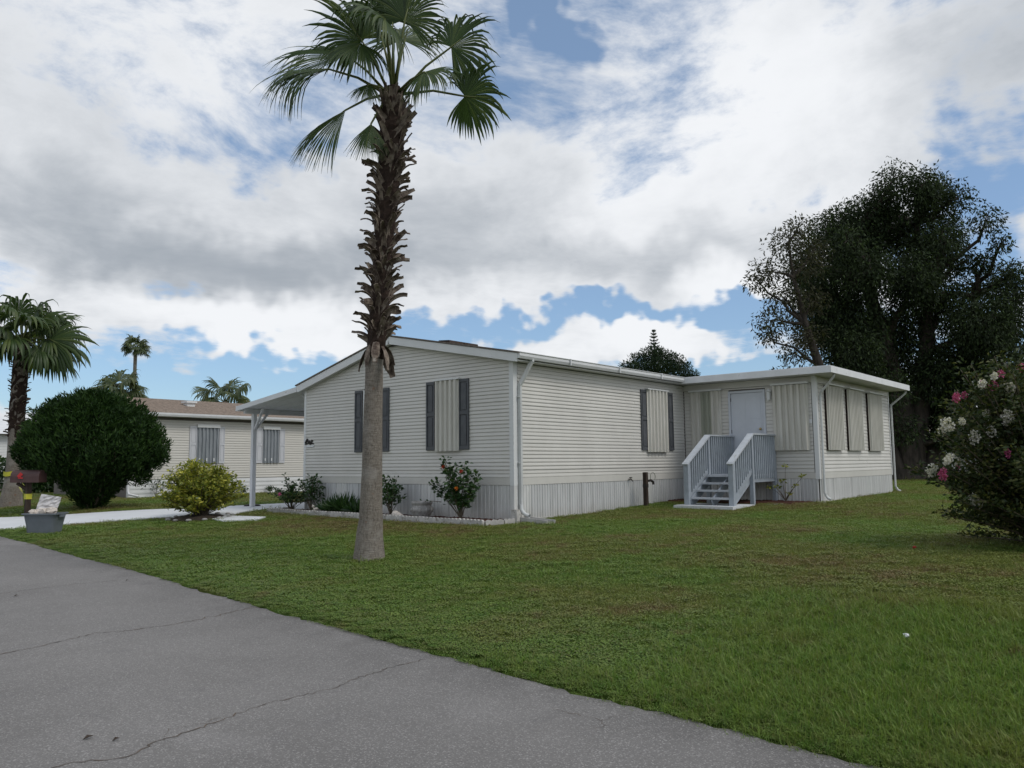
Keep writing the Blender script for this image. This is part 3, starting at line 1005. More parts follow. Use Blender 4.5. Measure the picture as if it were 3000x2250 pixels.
for x in (12.21, 15.4, 18.5, 21.4):
    p = MB().box(x - .055, x + .055, 19.62, 19.73, .42, 3.04).build('post', M['gutter'], cp)
    for sx in ((1,) if x < 13 else (-1, 1)):
        MB().beam((x + .05 * sx, 19.675, 2.62), (x + .42 * sx, 19.675, 3.06), .05, .06).build('brace', M['gutter'], p)
    MB().beam((x, 19.62, 2.62), (x, 19.25, 3.16), .05, .06, (1, 0, 0)).build('brace', M['gutter'], p)
MB().beam((CX0 + .42, GY1 + .03, 3.06), (CX0 + .42, 17.42, 3.42), .05, .06, (1, 0, 0)).build('brace', M['gutter'], cp)
mb = MB()
for k in range(7):
    mb.ball((12.35 + random.uniform(-.12, .25), 20.05 + random.uniform(-.2, .2), .50), random.uniform(.05, .10), (1.6, 1.2, .5), 8)
tag(mb.build('splash_stones', M['iron']), 'low dark stones heaped behind the foot of the carport post', 'stones')

# ------------------------------------------------------------------ stairs to the sunroom door
st = thing('wooden_stairs', (17.6, 8.2, .62), 'pale blue-grey wooden stairs with handrails and landing at the sunroom door', 'stairs')
YL, YR_ = 8.72, 7.64
XN, XT, ZN, ZT, ZD = 16.46, 17.52, 1.585, 2.215, 1.30
def pst(x, y, z0, z1, nm='post', w=.09):
    return MB().box(x - w / 2, x + w / 2, y - w / 2, y + w / 2, z0, z1).build(nm, M['deck'], st)
for y in (YL, YR_):
    pst(XN, y, .60, ZN, 'newel_post', .115)
    pst(XT, y, .55, ZT - .02)
    pst(18.82, y, .60, ZT - .02)
    MB().beam((XN - .09, y, ZN + .005 - .05), (XT + .03, y, ZT + .012), .15, .035).build('handrail', M['deck_top'], st)
    MB().beam((XT + .03, y, ZT + .012), (18.88, y, ZT + .012), .15, .035).build('handrail', M['deck_top'], st)
    MB().beam((XN + .03, y, .74), (XT, y, 1.40), .04, .10).build('bottom_rail', M['deck'], st)
    MB().beam((XT + .045, y, 1.40), (18.775, y, 1.40), .04, .08).build('bottom_rail', M['deck'], st)
    for k in range(9):                        # balusters of the flight
        x = XN + .13 + k * .105
        t = (x - XN) / (XT - XN)
        MB().box(x - .018, x + .018, y - .018, y + .018, .74 + .66 * t - .05, ZN - .05 + (ZT - ZN + .05) * t).build('baluster', M['deck'], st)
    for k in range(11):                       # balusters of the landing, running down over its rim
        x = XT + .12 + k * .108
        MB().box(x - .019, x + .019, y - .055, y - .021, 1.20, ZT - .006).build('baluster', M['deck'], st)
    mb = MB()                                 # saw-tooth stringer
    mb.beam((XN + .06, y + (.055 if y == YR_ else -.055), .66), (XT, y + (.055 if y == YR_ else -.055), 1.22), .035, .20)
    mb.build('stringer', M['deck'], st)
MB().beam((16.60, 8.18, .66), (17.5, 8.18, 1.18), .035, .20).build('stringer', M['deck'], st)
for k, z in enumerate((.80, .96, 1.12, 1.285)):
    x = 16.50 + .25 * k
    for j in range(2):
        MB().box(x + .135 * j, x + .13 + .135 * j, YR_ + .075, YL - .075, z - .038, z).build('tread', M['deck_top'], st)
for k in range(10):                           # landing boards
    MB().box(17.50 + .137 * k, 17.632 + .137 * k, YR_ - .03, YL + .03, ZD - .035, ZD).build('deck_board', M['deck_top'], st)
for a, b in (((17.50, YR_, 1.19), (18.86, YR_, 1.19)), ((17.50, YL, 1.19), (18.86, YL, 1.19)), ((17.52, YR_ + .05, 1.19), (17.52, YL - .05, 1.19))):
    MB().beam(a, b, .04, .14).build('rim_joist', M['deck'], st)
tag(MB().box(16.16, 17.30, 7.50, 8.92, .56, .635).build('landing_pad', M['concrete_w']), 'white concrete pad under the foot of the wooden stairs', 'concrete pad')

# ------------------------------------------------------------------ things around the home
sb = thing('splash_block', (12.0, 9.75, .45), 'long grey splash trough on the lawn below the corner downspout', 'splash block')
MB().beam((12.05, 9.98, .50), (12.02, 9.22, .465), .26, .04).build('base', M['concrete'], sb)
for s in (-.12, .12):
    MB().beam((12.05 + s, 9.98, .545), (12.02 + s, 9.22, .50), .03, .07).build('side', M['concrete'], sb)
tag(MB().box(11.80, 11.90, 9.88, 10.02, .42, .72).build('corner_block', M['edging']), 'short upright concrete block at the corner by the downspout', 'block')

hp = thing('hose_post', (16.28, 9.70, .50), 'dark weathered timber post with tap and hose loop by the side wall', 'post')
MB().box(16.235, 16.325, 9.655, 9.745, .45, 1.37).build('post', M['wood_old'], hp)
MB().tube([(16.34, 9.68, 1.17), (16.46, 9.66, 1.18), (16.53, 9.64, 1.14), (16.53, 9.64, 1.08)], .03, 7).build('tap', M['iron'], hp)
MB().box(16.23, 16.33, 9.65, 9.75, 1.02, 1.10).build('clamp', M['iron'], hp)
MB().tube([(16.44, 9.67, 1.18)] + [(16.44 + .11 + .11 * math.cos(a), 9.66, 1.26 + .10 * math.sin(a)) for a in np.linspace(math.pi * 1.1, -.8, 12)], .008, 6).build('hose_loop', M['hose'], hp)

# ------------------------------------------------------------------ flower beds
def bed(name, x0, x1, y0, y1, z, label):
    nx, ny = int((x1 - x0) / .05) + 1, int((y1 - y0) / .05) + 1
    xs, ys = np.meshgrid(np.linspace(x0, x1, nx), np.linspace(y0, y1, ny))
    zz = z + RNG.normal(0, .010, xs.shape)
    zz[0, :] -= .1
    zz[-1, :] -= .1
    zz[:, 0] -= .1
    V = np.stack([xs, ys, zz], -1).reshape(-1, 3)
    i, j = np.meshgrid(np.arange(ny - 1), np.arange(nx - 1), indexing='ij')
    k = (i * nx + j).ravel()
    F = np.stack([k, k + 1, k + nx + 1, k + nx], 1)
    return tag(link(name, np_mesh(name, V, F, M['mulch'])), label, kind='structure')


bed('mulch_bed', 11.23, 11.95, 10.08, 17.12, .515, 'red-brown mulch bed along the gable wall')
bed('mulch_bed', 17.75, 18.92, 6.72, 10.02, .655, 'red-brown mulch bed beside and under the stairs')

ed = thing('garden_edging', (11.2, 13.6, .42), 'scalloped grey concrete edging along the front mulch bed', 'garden edging')


def edging_block(a, b, h=.13, th=.055, n=6):
    a, b = Vector(a), Vector(b)
    d = (b - a).normalized()
    nn = Vector((-d.y, d.x, 0)) * th / 2
    L = (b - a).length - .008
    top = []
    for k in range(n):
        for q in range(6):
            t = (k + q / 6) / n
            top.append((t * L, h - .028 + .028 * math.sin(math.pi * q / 6)))
    top.append((L, h - .028))
    ring = [(0, 0)] + top + [(L, 0)]
    f0 = [a + d * u + nn + Vector((0, 0, z)) for u, z in ring]
    f1 = [a + d * u - nn + Vector((0, 0, z)) for u, z in ring]
    MB().loft(f0, f1).build('edging_block', M['edging'], ed)


y = 10.20
x = 11.21
while y < 17.0:
    x1 = 11.21 + .02 * math.sin(y * 2)
    edging_block((x, y, .425 + .003 * (y - 10) + random.uniform(-.006, .006)), (x1, y + .595, .425 + .003 * (y - 9.4) + random.uniform(-.006, .006)))
    x = x1
    y += .60
edging_block((11.23, 10.17, .42), (11.56, 10.00, .43), n=3)
edging_block((11.57, 9.995, .43), (11.84, 9.93, .43), n=3)
edging_block((11.28, 17.02, .45), (11.85, 17.22, .46))
sbd = thing('stone_border', (17.9, 7.0, .58), 'curved row of small grey stones edging the mulch right of the stairs', 'stone border')
for k in range(9):                            # stones edging the bed right of the stairs
    q = k / 8
    o = MB().ball((17.72 + .55 * q * q, 7.35 - .72 * q, .60), random.uniform(.05, .07), (1.3, 1.1, .7), 8).build('edging_stone', M['edging'], sbd, smooth=True)

# ------------------------------------------------------------------ palms
RGT = Vector((.6459, -.7633, 0)).normalized()
TOC = Vector((-.7602, -.6420, 0)).normalized()
UP = Vector((0, 0, 1))
DOWN = -UP


def fan_mesh(axis, nrm, R, n=32, spread=115, droop=1.0, mat='frond', fold=.22):
    """costapalmate fan: pleated segments fused near the hub, free drooping tips beyond; hub at the origin"""
    axis = axis.normalized()
    nrm = (nrm - axis * nrm.dot(axis)).normalized()
    side = axis.cross(nrm).normalized()
    dth = R_(2 * spread) / n
    ts = (0, .22, .45, .60, .74, .87, 1.0)
    V, F, T = [], [], []
    for i in range(n):
        th = -R_(spread) + (i + .5) * dth
        d0 = axis * math.cos(th) + side * math.sin(th)
        L = R * (.70 + .30 * math.cos(th * .75)) * random.uniform(.88, 1.06)
        split = random.uniform(.56, .70)
        tone = random.random()
        p = Vector((0, 0, 0))
        dk = droop * random.uniform(.5, 1.5)
        for q, t in enumerate(ts):
            if q:
                k = max(0.0, t - .40) * 2.0 * dk
                dd = (d0 * max(0.0, 1 - k * .75) + DOWN * k * 1.1).normalized()
                p = p + dd * L * (t - ts[q - 1])
            r = t * L
            wf = r * math.tan(dth / 2) * 1.04
            wmax = split * L * math.tan(dth / 2)
            w = wf if t <= split else max(.0015, wmax * (1 - (t - split) / (1 - split)) ** .8)
            sd = (side * math.cos(th) - axis * math.sin(th))
            ctr = p - nrm * abs(math.sin(th)) * r * fold
            V += [ctr - sd * w - nrm * w * .35, ctr + nrm * w * .45, ctr + sd * w - nrm * w * .35]
            T += [tone] * 3
            if q:
                b = len(V) - 6
                F += [(b, b + 1, b + 4, b + 3), (b + 1, b + 2, b + 5, b + 4)]
    return np_mesh('frond', np.array([tuple(v) for v in V]), np.array(F), M[mat], {'tone': np.array(T)})


def frond(tree, crown, hub, axis, nrm, R, n=32, spread=115, droop=1.0, mat='frond', pw=.018):
    o = link('frond', fan_mesh(axis, nrm, R, n, spread, droop, mat), hub, tree)
    c, h = Vector(crown), Vector(hub)
    mid = (c + h) / 2 + UP * (h - c).length * .07
    e = h + axis.normalized() * R * .22
    MB().tube([c, mid, h, e], [pw * 1.5, pw, pw * .75, pw * .3], 6).build('petiole', M['petiole'], o, True)
    return o


def pal(r, u, t):
    return RGT * r + UP * u + TOC * t


palm = thing('palm_tree', (7.70, 9.28, .22), 'tall fan palm with shaggy dry leaf bases, standing in front of the home', 'palm tree')
TR = [(7.70, 9.28, .10, .245), (7.70, 9.28, .24, .232), (7.69, 9.265, .42, .212), (7.68, 9.25, .62, .190), (7.675, 9.22, .80, .174), (7.665, 9.205, 1.0, .163), (7.64, 9.16, 1.5, .150), (7.59, 9.09, 2.31, .137),
      (7.565, 9.04, 2.8, .130), (7.55, 9.02, 3.05, .127), (7.55, 8.98, 3.4, .125)]
TU = [(7.55, 9.0, 3.18, .125), (7.55, 8.95, 3.52, .138), (7.54, 8.88, 4.0, .14), (7.52, 8.82, 4.5, .14), (7.51, 8.77, 5.0, .145), (7.50, 8.70, 5.45, .16), (7.50, 8.65, 5.82, .17), (7.48, 8.57, 6.5, .185), (7.46, 8.53, 6.9, .17), (7.45, 8.51, 7.12, .10)]
MB().tube([p[:3] for p in TR], [p[3] for p in TR], 26, cap=False, jit=.03).build('trunk', M['palm_bark'], palm, True)
zz = np.linspace(3.15, 7.12, 60)
TUa = np.array(TU)
MB().tube([(np.interp(z, TUa[:, 2], TUa[:, 0]), np.interp(z, TUa[:, 2], TUa[:, 1]), z) for z in zz], [float(np.interp(z, TUa[:, 2], TUa[:, 3])) for z in zz], 18, jit=.22).build('fibre_core', M['boot_core'], palm)


def boot_mesh(kind):
    """dry leaf base: strap rising along the trunk, bending out, cut or split at its end (local +X out, +Z up)"""
    L = random.uniform(.24, .40)
    w0, w1 = random.uniform(.050, .066), random.uniform(.026, .042)
    out = {'spike': random.uniform(1.0, 1.5), 'hug': random.uniform(.25, .5), 'hang': 2.7}[kind]
    n = 7
    V, F = [], []
    p = Vector((0, 0, 0))
    tw = random.uniform(-.9, .9)
    for i in range(n):
        t = i / (n - 1)
        a = (.15 + out * (t ** .8)) if kind != 'hang' else (2.3 + .75 * t ** .5 + random.uniform(-.15, .15))
        if kind == 'spike' and t > .7:
            a += random.uniform(-.4, .5)
        d = Vector((math.sin(a), 0, math.cos(a)))
        if i:
            p = p + d * L / (n - 1) * (1.5 if kind == 'hang' else 1)
        w = w0 + (w1 - w0) * t
        if kind == 'hang':
            w = (.06 + .03 * math.sin(math.pi * t)) * (1 if t < .8 else random.uniform(.4, .9))
        s = Vector((-math.cos(a) * math.sin(tw * t), math.cos(tw * t), math.sin(a) * math.sin(tw * t)))
        nr = d.cross(s).normalized()
        cup = .35
        for k in (-1, 0, 1):
            V.append(p + s * w * k + nr * (w * cup if k == 0 else 0) - nr * .004)
        for k in (-1, 0, 1):
            V.append(p + s * w * k + nr * (w * cup if k == 0 else 0) + nr * .004)
        if i:
            b, c = len(V) - 12, len(V) - 6
            F += [(b, b + 1, c + 1, c), (b + 1, b + 2, c + 2, c + 1), (b + 3, c + 3, c + 4, b + 4), (b + 4, c + 4, c + 5, b + 5), (b, c, c + 3, b + 3), (b + 2, b + 5, c + 5, c + 2)]
    b = len(V) - 6
    F += [(b, b + 1, b + 4, b + 3), (b + 1, b + 2, b + 5, b + 4), (0, 3, 4, 1), (1, 4, 5, 2)]
    me = bpy.data.meshes.new('leaf_base')
    me.from_pydata([tuple(v) for v in V], [], F)
    me.materials.append(M['boot'])
    return me


BOOT = {k: [boot_mesh(k) for _ in range(n)] for k, n in (('spike', 9), ('hug', 6), ('hang', 4))}


def boots(tree, line, z0, z1, rows, per, scale, hang=0):
    line = np.array(line)
    n = rows * per
    for i in range(n):
        t = (i + random.random()) / n
        z = z0 + (z1 - z0) * t
        a = i * 2.39996 + random.uniform(-.3, .3)
        r = float(np.interp(z, line[:, 2], line[:, 3])) * .92
        c = (np.interp(z, line[:, 2], line[:, 0]), np.interp(z, line[:, 2], line[:, 1]))
        kind = 'hug' if (t > .80 or random.random() < .22) else 'spike'
        if i < hang:
            kind = 'hang'
        o = inst('leaf_base', random.choice(BOOT[kind]), (c[0] + r * math.cos(a), c[1] + r * math.sin(a), z), tree, None, scale * random.uniform(.75, 1.15))
        o.rotation_euler = (random.gauss(0, .55 if kind != 'hang' else .25), random.uniform(-.25, .35), a)


boots(palm, TU, 3.28, 6.92, 46, 6, .80, hang=9)
CR = Vector((7.455, 8.515, 7.05))
FR = [  # hub (right, up, towards the camera), tip, facing, fan size, spread, droop
    ((-.67, .49, .15), (-1.87, .60, .20), .45, 1.0, 44, .6), ((-.88, .20, .30), (-2.05, .14, .45), .26, 1.0, 52, .95), ((-.65, -.39, .25), (-1.48, -1.10, .40), .34, 1.0, 46, .6),
    ((-.47, .76, .10), (-1.02, 1.42, .25), .75, 1.0, 120, .6), ((-.40, .50, .45), (-.62, -.02, .95), .55, .95, 95, .8), ((-.08, .92, .35), (-.34, .78, 1.25), .6, .95, 110, 1.0),
    ((.18, 1.02, .15), (.40, 1.75, .25), .85, 1.0, 120, .5), ((.86, .57, .20), (1.50, .95, .45), .62, 1.05, 120, .8),     ((1.06, -.20, .25), (1.80, -.30, .34), .97, 1.0, 135, .75), ((.50, .07, .45), (.72, -.35, 1.0), .70, .9, 100, .9), ((-.30, -.55, .15), (-.40, -1.25, .25), .55, .8, 45, .3),
    ((-.30, -.05, .35), (-.42, -.45, .60), .5, .8, 60, .6), ((.05, 1.05, -.45), (.05, 1.75, -.95), .5, 1.0, 115, .6),
    ((-.15, 1.15, .0), (-.35, 1.95, .05), .8, .95, 115, .5)]
for hb, tp, fc, k, sp, dr in FR:
    h, t = pal(*hb), pal(*tp)
    ax = t - h
    frond(palm, CR + pal(hb[0] * .12, -.05, hb[2] * .12), CR + h, ax, TOC * fc + UP * (.9 - 1.3 * fc), ax.length * k * 1.02, 44, sp, dr * .9)
for k in range(5):                             # young spears in the heart
    a = k * 1.3
    MB().tube([CR, CR + Vector((.10 * math.cos(a), .10 * math.sin(a), .5)), CR + Vector((.22 * math.cos(a), .22 * math.sin(a), .95))], [.03, .022, .006], 6).build('spear_leaf', M['petiole'], palm, True)


def small_palm(base, top, label, nfr, R, pet, trunk_r, mat='frond', seed=1, boots_from=None, group=None, extra=()):
    rs = random.getstate()
    random.seed(seed)
    t = thing('palm_tree', base, label, 'palm tree', group)
    b, c = Vector(base), Vector(top)
    line = []
    for i in range(12):
        q = i / 11
        p = b.lerp(c, q)
        r = trunk_r * (1.0 + .75 * max(0, 1 - q * 5) ** 1.5)
        line.append((p.x, p.y, p.z - (.1 if i == 0 else 0), r))
    MB().tube([l[:3] for l in line], [l[3] for l in line], 16, cap=False, jit=.03).build('trunk', M['palm_bark'], t, True)
    if boots_from:
        zz = np.linspace(boots_from, c.z, 26)
        la = np.array(line)
        MB().tube([(np.interp(z, la[:, 2], la[:, 0]), np.interp(z, la[:, 2], la[:, 1]), z) for z in zz], [trunk_r * 1.06] * 26, 14, jit=.25).build('fibre_core', M['boot_core'], t)
        boots(t, line, boots_from, c.z, 18, 7, .62)
    for k in range(nfr):
        a = k * 2.39996 + random.uniform(-.3, .3)
        e = math.asin(min(.97, max(-.45, -.35 + 1.35 * ((k + .5) / nfr))))
        d = Vector((math.cos(e) * math.cos(a), math.cos(e) * math.sin(a), math.sin(e)))
        h = c + d * pet * random.uniform(.8, 1.1)
        ax = (d + DOWN * random.uniform(.05, .45)).normalized()
        frond(t, c + d * .05, h, ax, UP * .8 + d * .3 + TOC * .35, R * random.uniform(.85, 1.1), 26, random.uniform(95, 125), random.uniform(.6, 1.1), mat, .016)
    for hb, tp, fc in extra:
        h, tt = pal(*hb), pal(*tp)
        frond(t, c, c + h, tt - h, TOC * fc + UP * (1 - fc), (tt - h).length, 30, 115, .8, mat, .018)
    random.setstate(rs)
    return t


lp = small_palm((9.13, 28.45, .40), (9.0, 27.81, 5.55), 'smaller fan palm at the far left, yellow tape round its trunk', 26, 1.12, 1.0, .21, 'frond', 5, 2.6,
                extra=(((1.05, .05, .3), (2.4, -.60, .5), .85), ((.75, .75, .2), (1.6, .75, .4), .6)))
small_palm((20.0, 46.4, .47), (20.0, 46.1, 5.75), 'broad fan palm crown rising just above the round dark shrub', 20, 1.2, .85, .17, 'frond_far', 8)
small_palm((31.6, 70.0, .47), (31.6, 70.0, 12.0), 'thin tall distant palm above the shrub and the tan roof', 24, .85, .75, .15, 'frond_far', 13)
small_palm((23.8, 41.4, .47), (23.8, 41.4, 5.25), 'fan palm showing above the tan roof of the neighbouring home', 14, 1.1, 1.0, .17, 'frond_far', 21)

# ------------------------------------------------------------------ broadleaf trees
def limb(mb, a, b, r0, r1, n=5, wob=.12, k=7):
    a, b = Vector(a), Vector(b)
    L = (b - a).length
    pts = []
    for i in range(n):
        t = i / (n - 1)
        p = a.lerp(b, t)
        if 0 < i < n - 1:
            p += Vector((random.gauss(0, 1), random.gauss(0, 1), random.gauss(0, .6))) * L * wob * .35
        pts.append(p)
    mb.tube(pts, [r0 + (r1 - r0) * i / (n - 1) for i in range(n)], k, cap=False)


def cluster_points(cs, per, flat=.8, power=.42):
    P, D = [], []
    for c, r in cs:
        n = int(per * r * r)
        d = unit(RNG.normal(size=(n, 3)))
        rad = r * RNG.random(n) ** power * (1 + .25 * np.sin(d[:, 0] * 5 + c[0]) * np.cos(d[:, 1] * 4 + c[1]))
        p = d * rad[:, None]
        p[:, 2] *= flat
        P.append(p + np.array(c))
        D.append(d)
    return np.concatenate(P), np.concatenate(D)


def tree(name, base, label, category, cs, trunk_pts, trunk_r, leaf, per, L, W, twig=.05, group=None, droop=.3, limbs=True, flat=.8):
    t = thing(name, base, label, category, group)
    mb = MB()
    for pts, rr in zip(trunk_pts, trunk_r):
        mb.tube(pts, rr, 10, cap=False, jit=.12)
    mb.build('trunk', M['bark'], t, True)
    if limbs:
        lb = MB()
        nodes = [Vector(p) for pts in trunk_pts for p in pts[1:]]
        for c, r in cs:
            cv = Vector(c)
            q = min(nodes, key=lambda p: (p - cv).length + (4 if p.z > cv.z else 0))
            limb(lb, q, cv, twig * 1.8, twig * .5)
            for _ in range(3):
                limb(lb, cv, cv + Vector(np.array(unit(RNG.normal(size=(1, 3)))[0]) * r * .55), twig * .5, twig * .15, 4, .1, 5)
        lb.build('branches', M['bark'], t, True)
    P, D = cluster_points(cs, per, flat)
    n = len(P)
    ax = D * .6 + RNG.normal(size=(n, 3)) * .6 + np.array((0, 0, -droop))
    o = link('foliage', leaf_mesh('foliage', P - np.array(base), ax, RNG.uniform(.7, 1.2, n) * L, RNG.uniform(.7, 1.2, n) * W, M[leaf]), base, t)
    tag(o, kind='stuff')
    return t


def view(base, r, z, t=0.0):
    p = Vector((base[0], base[1], 0)) + RGT * r + TOC * t
    return (p.x, p.y, z)


B = (39.3, 9.6, .62)
spec = [(.4, 13.5, 1.0), (-.7, 13.3, 1.0), (-1.9, 12.8, 1.0), (1.5, 13.2, 1.0), (2.3, 12.7, .9), (-2.9, 12.0, 1.1), (2.5, 11.6, 1.0), (.2, 12.4, 1.3), (-1.2, 12.0, 1.2), (1.3, 11.9, 1.1), (-3.7, 10.6, 1.2), (-1.6, 11.0, 1.5), (.9, 10.6, 1.2), (2.5, 10.4, .9),
        (-4.2, 9.2, 1.2), (-2.5, 9.2, 1.5), (-.4, 9.0, 1.5), (1.6, 8.6, 1.3), (3.5, 10.1, .7), (4.3, 9.3, .9), (3.5, 8.1, 1.2), (-4.0, 7.4, 1.3), (-2.2, 7.2, 1.5), (0, 7.1, 1.5), (2.2, 6.9, 1.5), (4.3, 7.1, 1.2),
        (4.5, 5.6, 1.1), (-3.2, 5.6, 1.3), (-1.3, 5.4, 1.5), (.8, 5.2, 1.5), (2.8, 5.2, 1.4), (-2.2, 4.0, 1.2), (0, 3.7, 1.4), (2, 3.5, 1.4), (3.6, 3.8, 1.2), (-.8, 2.6, 1.0), (1.6, 2.4, 1.1), (3.4, 2.3, 1.1)]
cs = []
for r, z, rad in spec:
    for j in range(4 if rad > 1.1 else 3):
        cs.append((view(B, r + random.gauss(0, .22), z + .35 + random.gauss(0, .2), random.uniform(-2.6, 2.6)), rad * random.uniform(.7, 1.0)))
tk = [[view(B, 0, .5), view(B, -.05, 2), view(B, -.3, 4), view(B, -.9, 7), view(B, -1.6, 10), view(B, -1.8, 12.2)], [view(B, .1, 1.2), view(B, .5, 3.5), view(B, 1.0, 6.5), view(B, 1.3, 9.5), view(B, .9, 12.6)],
      [view(B, .7, .5), view(B, 1.5, 3), view(B, 2.7, 6), view(B, 3.4, 9)], [view(B, -.4, .5), view(B, -1.2, 2.5), view(B, -2.6, 5), view(B, -3.4, 8.2)]]
tree('shade_tree', B, 'huge dark dense tree with hanging foliage behind the sunroom', 'tree', cs, tk, [[.75, .6, .5, .38, .24, .1], [.5, .42, .32, .22, .1], [.5, .36, .26, .1], [.5, .4, .28, .1]], 'leaf_tree', 1000, .19, .065, .085, droop=.9, flat=1.05)
B2 = (35.2, 11.0, .62)
cs = [((33.01, 12.42, 10.9), .95), ((32.58, 13.11, 9.7), .8), ((33.6, 11.9, 9.9), .9), ((33.05, 12.74, 8.6), .85), ((32.2, 13.4, 9.2), .65), ((33.83, 11.85, 8.4), .8), ((32.8, 13.1, 7.6), .85), ((33.8, 12.1, 7.0), .8), ((33.5, 12.5, 6.2), .8),
      ((33.3, 12.0, 11.6), .6), ((32.5, 13.2, 6.9), .6), ((34.1, 11.6, 10.7), .7), ((33.9, 12.0, 5.3), .6), ((33.0, 12.9, 5.2), .55), ((33.3, 12.7, 4.4), .6)]
tree('leaning_tree', B2, 'looser olive-leaved tree leaning out left of the dark tree', 'tree', cs, [[B2, (35.0, 11.2, 2.5), (34.76, 11.39, 4.25), (34.28, 11.74, 5.64), (33.77, 12.07, 7.42), (33.31, 12.31, 9.39), (33.1, 12.4, 10.8)]],
     [[.32, .27, .24, .2, .14, .08, .03]], 'leaf_tree2', 620, .20, .065, .045, droop=.5)
# beyond the roof: a spreading crown with a tiered conifer standing behind it
B3 = (48.0, 27.6, .6)
cs = [(view(B3, r, z, t), q) for r, z, t, q in ((-1.8, 8.0, .2, .7), (-1.0, 8.6, -.3, .75), (-.2, 9.0, .3, .75), (.5, 8.9, -.2, .7), (1.2, 8.5, .2, .75), (1.9, 8.0, -.2, .7), (0, 8.0, .6, .9), (-1.0, 7.8, .6, .8), (1.0, 7.8, .6, .8), (2.5, 7.4, 0, .6), (-2.4, 7.5, 0, .6), (0, 7.2, 0, 1.0), (-1.4, 7.0, 0, .9), (1.6, 7.0, 0, .9))]
tree('round_tree', B3, 'rounded green tree crown showing above the side roof', 'tree', cs, [[B3, view(B3, .1, 3), view(B3, 0, 6), view(B3, 0, 7.6)]], [[.3, .25, .2, .1]], 'leaf_pine', 1900, .17, .06, .05, droop=-.3)
B4 = (52.8, 30.4, .6)
t = thing('norfolk_pine', B4, 'slim tiered conifer tip rising behind the rounded tree', 'tree')
MB().tube([B4, (B4[0], B4[1], 6), (B4[0], B4[1], 11.6)], [.22, .15, .02], 8).build('trunk', M['bark'], t, True)
P, D = [], []
for k in range(17):
    z = 11.5 - .05 - k * .24
    R0 = .10 + .072 * k
    for j in range(6):
        a = j * math.pi / 3 + k * .5
        for i in range(22):
            q = (i + RNG.random()) / 22
            P.append((B4[0] + R0 * q * math.cos(a) + RNG.normal() * .025, B4[1] + R0 * q * math.sin(a) + RNG.normal() * .025, z + .16 * q * q + .02 - .05 * q))
            D.append((math.cos(a) * .3 + RNG.normal() * .4, math.sin(a) * .3 + RNG.normal() * .4, .8))
P, D = np.array(P), np.array(D)
tag(link('foliage', leaf_mesh('foliage', P - np.array(B4), D, .14, .05, M['leaf_pine']), B4, t), kind='stuff')
# thin pine at the right edge, behind the flowering shrub
B5 = (45.5, 5.6, .62)
cs = [(view(B5, r, z, 0), q) for r, z, q in ((0, 7.6, .45), (.4, 6.9, .5), (-.4, 6.6, .45), (.7, 6.1, .5), (-.2, 5.8, .55), (.5, 5.0, .6), (-.5, 4.8, .6), (.1, 4.0, .6))]
tree('pine_tree', B5, 'thin open pine at the right edge beyond the dark tree', 'tree', cs, [[B5, view(B5, .1, 4), view(B5, 0, 7.8)]], [[.16, .1, .03]], 'leaf_pine', 1500, .24, .035, .03, droop=-.2)

# ------------------------------------------------------------------ clipped round shrub
B = np.array((9.69, 23.83, .42))
prof = np.array(((0, .14), (.12, .22), (.3, .40), (.6, .64), (.9, .84), (1.08, 1.12), (1.28, 1.58), (1.7, 1.78), (2.2, 1.64), (2.6, 1.36), (2.9, 1.02), (3.12, .62), (3.22, .25), (3.26, .05)))
sh = thing('round_shrub', tuple(B), 'big dark green rounded shrub narrowing to its foot, beside the driveway', 'shrub')
mb = MB()
for k in range(14):
    a = k * 2.4
    q = .25 + .75 * random.random()
    limb(mb, B + np.array((.1 * math.cos(a), .1 * math.sin(a), 0)), B + np.array((1.5 * q * math.cos(a), 1.5 * q * math.sin(a), 1.3 + 1.4 * (1 - q) + .2)), .06, .02, 6, .08, 6)
mb.build('stems', M['stem'], sh, True)
n = 52000
zz = RNG.random(n)
zz = 3.26 * zz ** .9
aa = RNG.random(n) * 2 * np.pi
rr = np.interp(zz, prof[:, 0], prof[:, 1])
keep = RNG.random(n) < np.clip(rr / 1.5 + .15, 0, 1)
zz, aa, rr = zz[keep], aa[keep], rr[keep]
lump = .06 * np.sin(aa * 5 + zz * 2.2) + .05 * np.sin(aa * 9 - zz * 4.1) + .10 * np.sin(aa * 23 + 3 * np.sin(zz * 5)) * np.sin(zz * 11 + 2 * np.sin(aa * 7)) + .04 * np.sin(zz * 19 + aa * 3)
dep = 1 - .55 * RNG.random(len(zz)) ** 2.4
rr = (rr + lump * np.clip(rr, .3, 1.3)) * dep
P = np.stack([rr * np.cos(aa), rr * np.sin(aa), zz + RNG.normal(0, .05, len(zz)) + .10 * np.sin(aa * 7)], 1)
P[:, 2] = np.maximum(P[:, 2], .03)
ax = np.stack([np.cos(aa) * .55, np.sin(aa) * .55, np.full(len(zz), .75)], 1) + RNG.normal(size=(len(zz), 3)) * .38
o = link('foliage', leaf_mesh('foliage', P, ax, RNG.uniform(.10, .19, len(P)), RNG.uniform(.025, .05, len(P)), M['leaf_shrub'], tone=np.clip(dep ** 4 * .5 + .5 * RNG.random(len(P)) * (lump > -.05), 0, 1)), tuple(B), sh)  # shade put into leaf colour: darker deep inside and in hollows
tag(o, kind='stuff')
knobs = []
for k in range(46):                           # uneven tufts standing out of the clipped outline
    z = random.uniform(1.2, 3.25)
    a = random.uniform(0, 6.283)
    q = float(np.interp(z, prof[:, 0], prof[:, 1])) * random.uniform(.92, 1.04)
    knobs.append(((B[0] + q * math.cos(a), B[1] + q * math.sin(a), B[2] + z), random.uniform(.14, .26)))
pts, D = cluster_points(knobs, 5200, 1.1)
